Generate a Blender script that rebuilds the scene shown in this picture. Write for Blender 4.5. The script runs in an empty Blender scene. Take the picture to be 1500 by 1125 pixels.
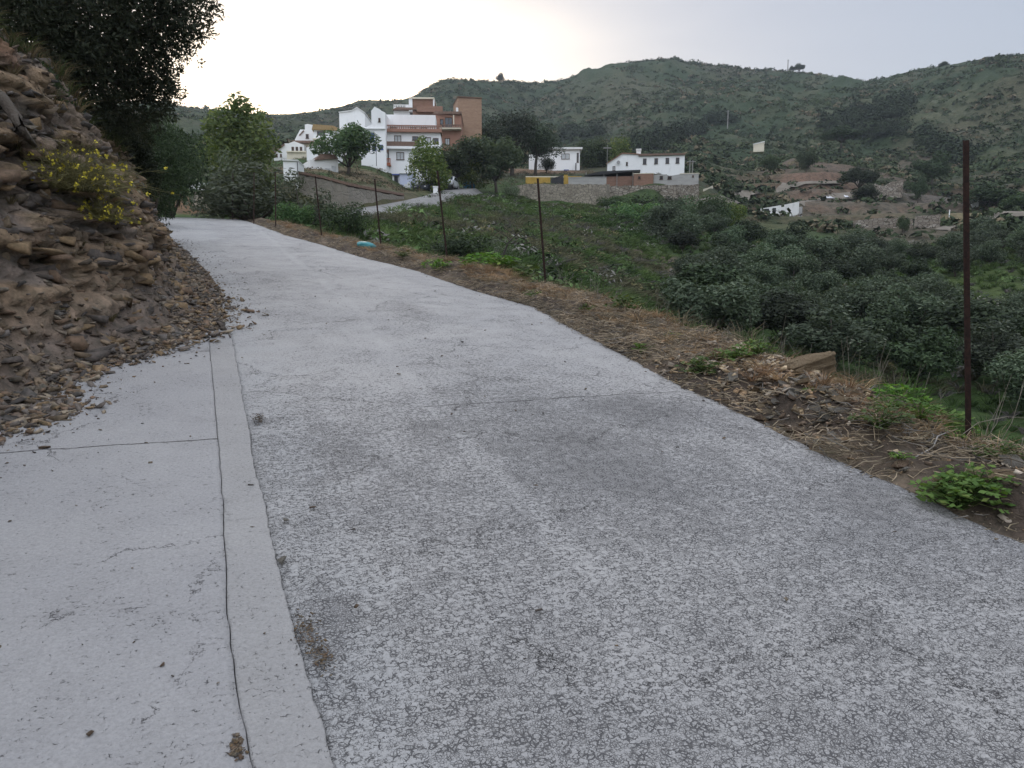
import bpy, bmesh, math, random
import numpy as np
from mathutils import Vector, Matrix

rng = np.random.default_rng(11)
random.seed(11)
SC = bpy.context.scene
COL = SC.collection
PI = math.pi
R = math.radians

# ------------------------------------------------------------------ survey of the place
FPX = 1100.0          # focal length of the phone camera, in pixels of a 1500 px wide frame
PITCH = R(7.43)
CAMZ = 1.6
cp, sp = math.cos(PITCH), math.sin(PITCH)


def ray(u, v):
    x = (u - 750.0) / FPX
    c = (562.5 - v) / FPX
    return x, cp + sp * c, -sp + cp * c


def P(u, v, r):
    """point at horizontal distance r on the sight line (u, v)"""
    x, y, z = ray(u, v)
    h = math.hypot(x, y)
    return Vector((x * r / h, y * r / h, CAMZ + z * r / h))


def mpp(u, v, r):
    x, y, z = ray(u, v)
    return r / math.hypot(x, y) / FPX


# road axes: s runs uphill along the road, w across it to the right
TX, TY = -0.384, 0.9233
NX, NY = 0.9233, 0.384
G = 0.130
S1, S2, G2 = 31.5, 41.0, -0.05


def road_z(s):
    s = np.asarray(s, float)
    k = (G2 - G) / (S2 - S1)
    a = np.clip(s, None, S1)
    b = np.clip(s - S1, 0, S2 - S1)
    c = np.clip(s - S2, 0, None)
    return G * a + G * b + 0.5 * k * b * b + G2 * c


def sw2xyz(s, w, dz=0.0):
    s = np.asarray(s, float); w = np.asarray(w, float)
    return np.stack([s * TX + w * NX, s * TY + w * NY, road_z(s) + dz], -1)


def pix_sw(u, v):
    """where the sight line meets the plane of the road"""
    x, y, z = ray(u, v)
    sx, wx = x * TX + y * TY, x * NX + y * NY
    t = CAMZ / (G * sx - z)
    return t * sx, t * wx


# ------------------------------------------------------------------ noise
def _hash(ix, iy, iz, seed):
    h = (ix.astype(np.int64) * 374761393 + iy.astype(np.int64) * 668265263 + iz.astype(np.int64) * 2147483647 + seed * 974634777) & 0xffffffff
    h = ((h ^ (h >> 13)) * 1274126177) & 0xffffffff
    h = ((h ^ (h >> 16)) * 2246822519) & 0xffffffff
    return ((h ^ (h >> 15)) & 0xffffff) / float(0xffffff)


def vnoise(x, y, z=0.0, seed=0):
    x, y, z = np.broadcast_arrays(np.asarray(x, float), np.asarray(y, float), np.asarray(z, float))
    ix, iy, iz = np.floor(x), np.floor(y), np.floor(z)
    fx, fy, fz = x - ix, y - iy, z - iz
    fx, fy, fz = [f * f * f * (f * (f * 6 - 15) + 10) for f in (fx, fy, fz)]
    out = 0
    for a in (0, 1):
        for b in (0, 1):
            for c in (0, 1):
                wgt = (fx if a else 1 - fx) * (fy if b else 1 - fy) * (fz if c else 1 - fz)
                out = out + wgt * _hash(ix + a, iy + b, iz + c, seed)
    return out * 2 - 1


def fbm(x, y, z=0.0, oct=4, seed=0, gain=0.5, ridged=False):
    t, a, f, n = 0, 1.0, 1.0, 0
    for o in range(oct):
        q = vnoise(np.asarray(x) * f, np.asarray(y) * f, np.asarray(z) * f, seed + o * 7)
        t = t + a * ((1 - 2 * np.abs(q)) if ridged else q)
        n += a; a *= gain; f *= 2.03
    return t / n


def sstep(a, b, x):
    t = np.clip((np.asarray(x, float) - a) / (b - a), 0, 1)
    return t * t * (3 - 2 * t)


# ------------------------------------------------------------------ materials
class NB:
    def __init__(self, name):
        self.m = bpy.data.materials.new(name)
        self.m.use_nodes = True
        self.t = self.m.node_tree
        self.t.nodes.clear()
        self.out = self.t.nodes.new('ShaderNodeOutputMaterial')

    def n(self, typ, ins=None, **props):
        nd = self.t.nodes.new('ShaderNode' + typ)
        for k, v in props.items():
            setattr(nd, k, v)
        for k, v in (ins or {}).items():
            s = nd.inputs[k]
            if isinstance(v, bpy.types.NodeSocket):
                self.t.links.new(v, s)
            else:
                if isinstance(v, (tuple, list)) and len(v) == 3 and s.type == 'RGBA':
                    v = (*v, 1)
                s.default_value = v
        return nd

    def mix(self, f, a, b, mode='MIX'):
        nd = self.n('Mix', {0: f, 6: a, 7: b}, data_type='RGBA', blend_type=mode)
        return nd.outputs[2]

    def math(self, op, a, b=0.0, clamp=False):
        return self.n('Math', {0: a, 1: b}, operation=op, use_clamp=clamp).outputs[0]

    def rng(self, x, a, b, c=0.0, d=1.0, smooth=True):
        return self.n('MapRange', {'Value': x, 'From Min': a, 'From Max': b, 'To Min': c, 'To Max': d},
                      interpolation_type='SMOOTHSTEP' if smooth else 'LINEAR').outputs[0]

    def noise(self, vec, scale, detail=3, rough=.55, dist=0.0):
        return self.n('TexNoise', {'Vector': vec, 'Scale': scale, 'Detail': detail, 'Roughness': rough, 'Distortion': dist}).outputs[0]

    def coords(self):
        return self.n('TexCoord').outputs['Object']

    def bump(self, h, strength=.5, dist=.02, normal=None):
        ins = {'Height': h, 'Strength': strength, 'Distance': dist}
        if normal is not None:
            ins['Normal'] = normal
        return self.n('Bump', ins).outputs[0]

    def pbr(self, color, rough=.85, normal=None, spec=.3, metal=0.0):
        ins = {'Base Color': color, 'Roughness': rough, 'Specular IOR Level': spec, 'Metallic': metal}
        if normal is not None:
            ins['Normal'] = normal
        return self.n('BsdfPrincipled', ins).outputs[0]

    def end(self, sh):
        self.t.links.new(sh, self.out.inputs[0])
        return self.m


def simple(name, c1, c2=None, scale=3.0, rough=.85, bump=.0, bscale=30.0, spec=.3, metal=0.0, bdist=.01):
    b = NB(name)
    co = b.coords()
    c2 = c2 or tuple(x * .75 for x in c1)
    f = b.rng(b.noise(co, scale, 5, .6), .35, .65)
    col = b.mix(f, c1, c2)
    nm = b.bump(b.noise(co, bscale, 4), bump, bdist) if bump else None
    return b.end(b.pbr(col, rough, nm, spec, metal))


def leafmat(name, c1, c2, c3=None, trans=.3, nscale=1.2, rough=.7):
    b = NB(name)
    g = b.n('NewGeometry')
    co = b.coords()
    isl = g.outputs['Random Per Island']
    f = b.math('ADD', b.math('MULTIPLY', isl, .6), b.math('MULTIPLY', b.noise(co, nscale, 3), .6))
    f = b.rng(f, .3, .85)
    col = b.mix(f, c1, c2)
    if c3:
        col = b.mix(b.rng(isl, .86, .92), col, c3)
    ob = b.n('ObjectInfo').outputs['Random']
    col = b.n('HueSaturation', {'Hue': b.rng(ob, 0, 1, .485, .515, False), 'Saturation': b.rng(ob, 0, 1, .8, 1.1, False),
                                'Value': b.rng(ob, 0, 1, .62, 1.5, False), 'Fac': 1.0, 'Color': col}).outputs[0]
    p = b.pbr(col, rough, None, .25)
    if trans:
        tr = b.n('BsdfTranslucent', {'Color': b.mix(1.0, col, (1.0, 1.0, .6), 'MULTIPLY')}).outputs[0]
        p = b.n('MixShader', {0: trans, 1: p, 2: tr}).outputs[0]
    return b.end(p)


def attrmat(name, attr='tint', rough=.9, bump=.6, bscale=3.0, bdist=.15, nscale=2.0, trans=0.0):
    b = NB(name)
    co = b.coords()
    col = b.n('Attribute', attribute_name=attr).outputs['Color']
    f = b.noise(co, nscale, 8, .65)
    col = b.mix(1.0, col, b.n('CombineColor', {0: b.rng(f, .3, .7, .55, 1.5, False), 1: b.rng(f, .3, .7, .6, 1.42, False),
                                              2: b.rng(f, .3, .7, .6, 1.4, False)}).outputs[0], 'MULTIPLY')
    nm = b.bump(b.noise(co, bscale, 6, .65), bump, bdist) if bump else None
    p = b.pbr(col, rough, nm, .15)
    if trans:
        tr = b.n('BsdfTranslucent', {'Color': col}).outputs[0]
        p = b.n('MixShader', {0: trans, 1: p, 2: tr}).outputs[0]
    return b.end(p)


# ------------------------------------------------------------------ meshes
def mesh_np(name, V, Fc, mat=None, parent=None, smooth=False, attr=None, uv=None):
    """V (n,3); Fc: (m,k) array or list of such arrays"""
    if not isinstance(Fc, list):
        Fc = [Fc]
    me = bpy.data.meshes.new(name)
    V = np.asarray(V, np.float32)
    me.vertices.add(len(V))
    me.vertices.foreach_set('co', V.ravel())
    tot = np.concatenate([np.full(len(f), f.shape[1], np.int32) for f in Fc])
    idx = np.concatenate([np.asarray(f, np.int32).ravel() for f in Fc])
    st = np.concatenate([[0], np.cumsum(tot)[:-1]]).astype(np.int32)
    me.loops.add(len(idx)); me.loops.foreach_set('vertex_index', idx)
    me.polygons.add(len(tot)); me.polygons.foreach_set('loop_start', st); me.polygons.foreach_set('loop_total', tot)
    me.update(calc_edges=True)
    if smooth:
        me.polygons.foreach_set('use_smooth', np.ones(len(tot), bool))
    if attr is not None:
        a = me.color_attributes.new('tint', 'FLOAT_COLOR', 'POINT')
        c = np.ones((len(V), 4), np.float32); c[:, :3] = attr
        a.data.foreach_set('color', c.ravel())
    if uv is not None:
        l = me.uv_layers.new(name='UVMap')
        l.data.foreach_set('uv', np.asarray(uv, np.float32)[idx].ravel())
    if mat:
        me.materials.append(mat)
    me.validate()
    return link(name, me, parent)


def link(name, data, parent=None):
    o = bpy.data.objects.new(name, data)
    COL.objects.link(o)
    if parent is not None:
        o.parent = parent
    return o


def grid_faces(n, m):
    i, j = np.meshgrid(np.arange(n - 1), np.arange(m - 1), indexing='ij')
    a = (i * m + j).ravel()
    return np.stack([a, a + 1, a + m + 1, a + m], 1)


class MB:
    """collects boxes, prisms and tubes into one mesh"""
    def __init__(self):
        self.v, self.f = [], []

    def add(self, vs, fs):
        k = len(self.v)
        self.v += [tuple(x) for x in vs]
        self.f += [tuple(i + k for i in q) for q in fs]
        return self

    def box(self, x0, x1, y0, y1, z0, z1):
        vs = [(x, y, z) for z in (z0, z1) for x, y in ((x0, y0), (x1, y0), (x1, y1), (x0, y1))]
        return self.add(vs, [(3, 2, 1, 0), (4, 5, 6, 7), (0, 1, 5, 4), (1, 2, 6, 5), (2, 3, 7, 6), (3, 0, 4, 7)])

    def prism(self, poly, y0, y1):
        """poly in (x, z), extruded along y"""
        n = len(poly)
        vs = [(x, y0, z) for x, z in poly] + [(x, y1, z) for x, z in poly]
        fs = [tuple(range(n)), tuple(range(2 * n - 1, n - 1, -1))]
        fs += [(i + n, (i + 1) % n + n, (i + 1) % n, i) for i in range(n)]
        return self.add(vs, fs)

    def tube(self, pts, rad, k=6, cap=True):
        pts = [Vector(p) for p in pts]
        vs, fs = [], []
        side = None
        for i, p in enumerate(pts):
            d = (pts[min(i + 1, len(pts) - 1)] - pts[max(i - 1, 0)]).normalized()
            if side is None:
                side = d.cross(Vector((.31, .93, .17))).normalized()
            side = (side - d * side.dot(d)).normalized()
            o = d.cross(side)
            rr = rad[i] if isinstance(rad, (list, tuple)) else rad
            for j in range(k):
                a = 2 * PI * j / k
                vs.append(p + side * math.cos(a) * rr + o * math.sin(a) * rr)
        for i in range(len(pts) - 1):
            for j in range(k):
                a, b = i * k + j, i * k + (j + 1) % k
                fs.append((a, b, b + k, a + k))
        if cap:
            fs.append(tuple(range(k - 1, -1, -1)))
            fs.append(tuple(range((len(pts) - 1) * k, len(pts) * k)))
        return self.add(vs, fs)

    def build(self, name, mat, parent=None, smooth=False, bevel=0.0):
        me = bpy.data.meshes.new(name)
        me.from_pydata(self.v, [], self.f)
        if bevel:
            bm = bmesh.new(); bm.from_mesh(me)
            bmesh.ops.bevel(bm, geom=bm.edges[:], offset=bevel, segments=2, affect='EDGES', clamp_overlap=True)
            bm.to_mesh(me); bm.free()
        if smooth:
            me.polygons.foreach_set('use_smooth', np.ones(len(me.polygons), bool))
        me.materials.append(mat)
        me.update()
        return link(name, me, parent)


def tag(o, label=None, cat=None, group=None, kind=None):
    if label: o['label'] = label
    if cat: o['category'] = cat
    if group: o['group'] = group
    if kind: o['kind'] = kind
    return o


def empty(name, loc=(0, 0, 0), rz=0.0, label=None, cat=None, group=None):
    o = bpy.data.objects.new(name, None)
    COL.objects.link(o)
    o.empty_display_size = .3
    o.location = loc
    o.rotation_euler = (0, 0, rz)
    return tag(o, label, cat, group)


KIDS = {}


def copy_tree(root, loc, rz, sc, label, group=None, tilt=(0, 0)):
    c = root.copy(); COL.objects.link(c)
    c.location = loc; c.rotation_euler = (tilt[0], tilt[1], rz); c.scale = sc if isinstance(sc, tuple) else (sc, sc, sc)
    c['label'] = label
    if group: c['group'] = group
    elif 'group' in c: del c['group']
    for ch in KIDS[root.name]:
        d = ch.copy(); COL.objects.link(d); d.parent = c
    return c
# ------------------------------------------------------------------ terrain: far edge to far edge of the valley
COLS = {
 -1400: [(330, 12), (300, 20), (230, 32), (200, 48), (190, 52), (170, 80), (140, 120), (120, 200), (100, 320), (70, 430)],
 -700: [(335, 13), (305, 22), (255, 35), (225, 50), (215, 54), (190, 80), (165, 120), (150, 200), (135, 320), (110, 450)],
 0:    [(345, 14), (305, 24), (270, 36), (245, 50), (238, 54), (215, 80), (200, 120), (188, 200), (176, 320), (162, 470)],
 150:  [(350, 20), (322, 30), (292, 42), (266, 55), (256, 60), (236, 85), (216, 125), (198, 200), (180, 320), (158, 475)],
 240:  [(350, 31), (330, 40), (308, 49), (286, 58), (276, 63), (246, 88), (226, 128), (206, 200), (186, 320), (156, 480)],
 300:  [(352, 34), (330, 42), (312, 50), (296, 58), (286, 63), (252, 88), (230, 128), (210, 200), (189, 320), (160, 485)],
 400:  [(352, 30), (330, 37), (320, 47), (303, 57), (281, 61.5), (246, 85), (222, 118), (212, 190), (195, 320), (167, 495)],
 470:  [(366, 26), (344, 32), (324, 46), (303, 57), (264, 60.5), (248, 80), (222, 105), (212, 180), (193, 320), (163, 500)],
 530:  [(380, 24), (354, 30), (328, 44), (309, 56), (279, 59.5), (262, 78), (232, 102), (214, 170), (185, 325), (153, 505)],
 590:  [(398, 24), (367, 30), (326, 46), (298, 64), (284, 68), (276, 85), (244, 108), (210, 170), (175, 330), (147, 510)],
 655:  [(410, 22), (379, 28), (340, 45), (305, 68), (279, 86), (272, 96), (254, 120), (216, 185), (170, 335), (125, 530)],
 740:  [(435, 22), (396, 29), (350, 47), (313, 72), (284, 92), (274, 97), (254, 125), (228, 190), (180, 335), (119, 550)],
 800:  [(445, 24), (410, 31), (358, 50), (322, 75), (299, 94), (272, 97), (260, 115), (234, 195), (188, 335), (118, 560)],
 890:  [(490, 26), (447, 34), (385, 55), (330, 80), (303, 95), (291, 103), (260, 118), (230, 200), (180, 340), (100, 565)],
 960:  [(525, 28), (464, 40), (400, 62), (340, 85), (294, 103), (271, 106), (258, 120), (224, 210), (172, 340), (87, 565)],
 1025: [(560, 28), (478, 43), (400, 68), (340, 95), (297, 112), (280, 120), (262, 140), (215, 220), (172, 340), (90, 565)],
 1100: [(590, 28), (492, 45), (405, 72), (345, 105), (318, 128), (302, 140), (264, 170), (222, 228), (175, 345), (98, 565)],
 1180: [(615, 28), (507, 44), (410, 72), (350, 108), (325, 128), (300, 145), (248, 185), (215, 240), (172, 350), (109, 565)],
 1260: [(645, 27), (528, 43), (420, 72), (350, 110), (325, 130), (295, 150), (258, 185), (215, 260), (175, 360), (119, 560)],
 1340: [(675, 27), (557, 41), (430, 70), (350, 110), (328, 125), (300, 148), (270, 185), (228, 255), (170, 350), (106, 520)],
 1417: [(705, 26), (588, 39), (440, 68), (345, 112), (322, 125), (302, 148), (272, 190), (215, 260), (160, 340), (94, 460)],
 1500: [(745, 26), (614, 37), (450, 65), (340, 110), (320, 122), (303, 142), (264, 190), (200, 260), (150, 330), (80, 420)],
 2200: [(880, 24), (740, 35), (480, 62), (330, 110), (315, 122), (295, 142), (230, 190), (150, 260), (90, 320), (20, 400)],
 3000: [(980, 24), (800, 35), (500, 62), (320, 110), (305, 122), (270, 142), (200, 190), (110, 260), (50, 320), (-40, 400)],
}
AZ0, AZ1, NAZ = -1.15, 1.15, 760
azs = np.linspace(AZ0, AZ1, NAZ)
# finer columns inside the picture's field
azs = np.sort(np.concatenate([np.linspace(AZ0, -.64, 90)[:-1], np.linspace(-.64, .66, 620), np.linspace(.66, AZ1, 90)[1:]]))
NAZ = len(azs)


def smooth_interp(x, xp, fp):
    """Catmull-Rom through uneven knots (limited slopes)"""
    xp = np.asarray(xp); fp = np.asarray(fp)
    d = np.diff(fp) / np.diff(xp)
    m = np.concatenate([[d[0]], np.where(d[1:] * d[:-1] > 0, 2 * d[1:] * d[:-1] / (d[1:] + d[:-1] + 1e-12 * np.sign(d[1:] + d[:-1] + 1e-30)), 0), [d[-1]]])
    x = np.clip(x, xp[0], xp[-1])
    i = np.clip(np.searchsorted(xp, x) - 1, 0, len(xp) - 2)
    h = xp[i + 1] - xp[i]; t = (x - xp[i]) / h
    return ((2 * t**3 - 3 * t**2 + 1) * fp[i] + (t**3 - 2 * t**2 + t) * h * m[i] + (-2 * t**3 + 3 * t**2) * fp[i + 1] + (t**3 - t**2) * h * m[i + 1])


LR, LZ = [np.full(NAZ, 1.5)], [np.full(NAZ, -1.1)]
for k in range(10):
    a, zz, rr = [], [], []
    for u in sorted(COLS):
        v, r = COLS[u][k]
        p = P(u, v, r)
        a.append(math.atan2(p.x, p.y)); zz.append(p.z); rr.append(r)
    LR.append(smooth_interp(azs, a, rr)); LZ.append(smooth_interp(azs, a, zz))
LR.append(LR[-1] + 160); LZ.append(LZ[-1] - 55)
LR.append(LR[-1] + 40); LZ.append(LZ[-1] - 60)
LR = np.array(LR); LZ = np.array(LZ)
SUB = [10, 14, 26, 30, 14, 18, 28, 40, 60, 90, 24, 8]
RR, ZZ = [], []
for k, n in enumerate(SUB):
    for j in range(n):
        t = j / n
        RR.append(LR[k] * (1 - t) + LR[k + 1] * t)
        # gentle rounding between the lines, keeping walls crisp
        p0, p1 = LZ[k], LZ[k + 1]
        ZZ.append(p0 * (1 - t) + p1 * t)
RR.append(LR[-1]); ZZ.append(LZ[-1])
RR = np.array(RR).T; ZZ = np.array(ZZ).T
XX = np.sin(azs)[:, None] * RR; YY = np.cos(azs)[:, None] * RR
# relief: gullies on the far hills, humps on the near slopes
far = sstep(150, 330, RR)
amp = np.where(RR > 60, .012 * RR, .006 * RR) * sstep(8, 40, RR)
vill = np.exp(-((XX + 14) / 40) ** 2 - ((YY - 95) / 38) ** 2) + np.exp(-((XX - 12) / 26) ** 2 - ((YY - 112) / 25) ** 2)
amp = amp * (1 - .85 * np.clip(vill, 0, 1))
sk = 1 - .75 * sstep(LR[10][:, None] * .9, LR[10][:, None], RR)
ZZ = ZZ + amp * (fbm(XX / 22, YY / 22, oct=5, seed=3) * .8) * sk
gul = fbm(XX / 75 + .5 * fbm(XX / 60, YY / 60, seed=9), YY / 190, oct=3, seed=21, ridged=True)
ZZ = ZZ + far * 14.0 * (gul - .35) * sk * (1 - sstep(500, 640, RR))
terr = sstep(118, 135, RR) * (1 - sstep(190, 210, RR)) * sstep(.24, .30, azs[:, None]) * (1 - sstep(.60, .66, azs[:, None]))
stepz = 3.2
q = ZZ / stepz + .5 * fbm(XX / 30, YY / 30, seed=4)
ZZ = ZZ + terr * .75 * stepz * ((np.floor(q) + sstep(.62, .95, q - np.floor(q))) - q)


def terrain_z(x, y):
    x = np.atleast_1d(np.asarray(x, float)); y = np.atleast_1d(np.asarray(y, float))
    az = np.arctan2(x, y); r = np.hypot(x, y)
    i = np.clip(np.searchsorted(azs, az) - 1, 0, NAZ - 2)
    f = np.clip((az - azs[i]) / (azs[i + 1] - azs[i]), 0, 1)
    def col(j):
        lo = np.zeros(len(x), int); hi = np.full(len(x), RR.shape[1] - 1)
        while (hi - lo > 1).any():
            m = (lo + hi) // 2; up = RR[j, m] <= r
            lo = np.where(up, m, lo); hi = np.where(up, hi, m)
            lo = np.minimum(lo, RR.shape[1] - 2); hi = np.maximum(hi, lo + 1)
        t = np.clip((r - RR[j, lo]) / (RR[j, lo + 1] - RR[j, lo]), 0, 1)
        return ZZ[j, lo] * (1 - t) + ZZ[j, lo + 1] * t
    return (1 - f) * col(i) + f * col(i + 1)


def tz(x, y):
    return float(terrain_z([x], [y])[0])


def hit(u, v, r0=26.0, r1=640.0):
    """first ground point on a sight line beyond r0"""
    x, y, z = ray(u, v); h = math.hypot(x, y); az = math.atan2(x, y)
    i = int(np.clip(np.searchsorted(azs, az), 0, NAZ - 1))
    r = np.linspace(r0, r1, 3000)
    d = CAMZ + z / h * r - np.interp(r, RR[i], ZZ[i])
    k = np.argmax(d <= 0) if (d <= 0).any() else len(r) - 1
    return Vector((math.sin(az) * r[k], math.cos(az) * r[k], float(np.interp(r[k], RR[i], ZZ[i])))), r[k]


# ground colours (what grows or lies there)
n1 = fbm(XX / 16, YY / 16, oct=5, seed=31)[..., None]
n2 = fbm(XX / 45, YY / 45, oct=4, seed=37)[..., None]
n3 = fbm(XX / 5, YY / 5, oct=4, seed=41)[..., None]
c_grass = np.array([.046, .080, .025]); c_dry = np.array([.058, .066, .036]); c_scrub = np.array([.032, .050, .025])
c_earth = np.array([.072, .064, .046]); c_red = np.array([.140, .092, .066])
TC = c_scrub * (1 - sstep(-.15, .45, n1)) + c_dry * sstep(-.15, .45, n1)
TC = TC * (1 - .55 * sstep(.15, .5, n2)) + c_earth * .55 * sstep(.15, .5, n2)
nearm = (1 - sstep(95, 135, RR))[..., None]
green = c_grass * (1 - .5 * sstep(-.2, .5, n3)) + c_dry * .5 * sstep(-.2, .5, n3)
TC = TC * (1 - nearm) + green * nearm
PATCH = [  # (u, v, radius m, colour, strength)
 (1190, 245, 24, (.115, .085, .068), .8), (1120, 262, 17, (.105, .085, .06), .7), (1215, 275, 16, (.12, .085, .065), .8), (1180, 262, 8, (.15, .10, .075), .8),
 (1290, 300, 20, (.115, .095, .075), .85), (1380, 290, 16, (.10, .088, .078), .9), (1320, 345, 10, (.11, .085, .07), .7),
 (1012, 400, 7, (.11, .083, .065), .9), (1035, 440, 5, (.12, .085, .06), .6), (1230, 330, 14, (.10, .088, .055), .6), (1090, 325, 12, (.085, .085, .042), .6),
 (1460, 430, 12, (.065, .09, .03), .8), (1450, 322, 9, (.17, .145, .085), .8), (1200, 385, 9, (.085, .11, .035), .6),
 (480, 280, 9, (.15, .11, .075), .5), (510, 258, 10, (.16, .12, .08), .8), (770, 250, 12, (.17, .105, .07), .8), (610, 300, 7, (.12, .09, .07), .6),
 (1400, 200, 22, (.105, .09, .062), .45), (1460, 160, 26, (.095, .085, .058), .4), (1330, 250, 16, (.13, .10, .08), .6), (900, 180, 18, (.09, .075, .06), .4),
 (940, 130, 40, (.085, .08, .055), .35), (820, 150, 34, (.08, .078, .052), .35), (1300, 160, 40, (.10, .105, .06), .4), (260, 300, 8, (.15, .08, .05), .8),
]
for u, v, rad, col, st in PATCH:
    p, _ = hit(u, v)
    d = np.hypot(XX - p.x, YY - p.y) / rad + .35 * n3[..., 0] + .3 * n1[..., 0]
    m = ((1 - sstep(.55, 1.0, d)) * st)[..., None]
    TC = TC * (1 - m) + np.array(col) * m
# step risers of the terraces show bare reddish soil
slope = np.abs(np.gradient(ZZ, axis=1)) / (np.abs(np.gradient(RR, axis=1)) + 1e-6)
m = (terr * sstep(.5, .9, slope))[..., None] * .7
TC = TC * (1 - m) + c_red * .9 * m

M_TERR = attrmat('valley_ground', bump=.8, bscale=1.6, bdist=.5, nscale=.9)
ter = mesh_np('hills', np.stack([XX, YY, ZZ], -1).reshape(-1, 3), grid_faces(NAZ, RR.shape[1])[:, ::-1], M_TERR, smooth=True, attr=TC.reshape(-1, 3))
tag(ter, kind='structure')

M_SOIL = simple('dark_soil', (.085, .066, .050), (.13, .10, .075), 2.0, .95, .8, 25, bdist=.03)
g = MB(); g.box(-850, 850, -460, 890, -60, -58)
tag(g.build('ground', M_SOIL), kind='structure')
# hillside that closes the valley behind the viewer
a = np.linspace(1.15, 2 * PI - 1.15, 120); rr = np.array([3, 8, 20, 50, 120, 260, 420])
A, Q = np.meshgrid(a, rr, indexing='ij')
bx, by = np.sin(A) * Q, np.cos(A) * Q
lft = sstep(-.2, .6, -np.sin(A))
bz = -1.6 - .05 * Q + lft * .35 * Q + (1 - lft) * np.where(Q > 40, (Q - 40) * .28, -.12 * Q) + .03 * Q * fbm(bx / 30, by / 30, seed=5)
bc = np.ones(bx.shape + (3,)) * c_scrub
tag(mesh_np('rear_hillside', np.stack([bx, by, bz], -1).reshape(-1, 3), grid_faces(120, 7)[:, ::-1], M_TERR, smooth=True, attr=bc.reshape(-1, 3)), kind='structure')
# ------------------------------------------------------------------ road
def line_sw(pts):
    q = sorted(pix_sw(u, v) for u, v in pts)
    return np.array(q)


RE = line_sw([(1900, 960), (1500, 789), (1397, 745), (1314, 706), (1211, 665), (1107, 615), (1054, 586), (963, 545), (900, 511), (852, 485), (782, 448),
              (692, 423), (612, 396), (532, 376), (468, 357), (420, 344), (390, 333), (350, 319)])
LE = line_sw([(560, 1300), (490, 1125), (440, 960), (425, 910), (410, 840), (390, 760), (372, 680), (362, 620), (352, 560), (340, 500)])
ST = line_sw([(420, 1300), (365, 1110), (345, 1000), (333, 900), (328, 760), (320, 650), (312, 560), (305, 490)])
FT = line_sw([(0, 640), (60, 597), (130, 548), (200, 528), (262, 505), (312, 485), (328, 455), (318, 425), (300, 398), (268, 366), (243, 345), (222, 322)])
print('RE', RE.round(2).tolist()); print('LE', LE.round(2).tolist()); print('ST', ST.round(2).tolist()); print('FT', FT.round(2).tolist())


def re_w(s):
    w = np.interp(s, RE[:, 0], RE[:, 1])
    e = np.asarray(s) - RE[-1, 0]
    w = w - np.clip(e, 0, None) * .25
    return w + .035 * fbm(np.asarray(s) * 1.3, 0, oct=4, seed=51) + .018 * fbm(np.asarray(s) * 9, 0, oct=3, seed=52)


def ft_w(s):
    w = np.interp(s, FT[:, 0], FT[:, 1])
    e = np.clip(FT[0, 0] - np.asarray(s), 0, None)
    w = w - e * .12
    return w - np.clip(np.asarray(s) - FT[-1, 0], 0, None) * .25


def le_w(s):
    return np.interp(s, LE[:, 0], LE[:, 1]) + .010 * fbm(np.asarray(s) * 2.2, 0, oct=3, seed=53) + .007 * fbm(np.asarray(s) * 22, 0, oct=3, seed=55)


def st_w(s):
    return np.interp(s, ST[:, 0], ST[:, 1]) + .005 * fbm(np.asarray(s) * 9, 0, oct=4, seed=54)


def undul(s, w):
    return .012 * fbm(s * .5, w * .7, oct=3, seed=60) + .004 * fbm(s * 4, w * 4, oct=3, seed=61)


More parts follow.
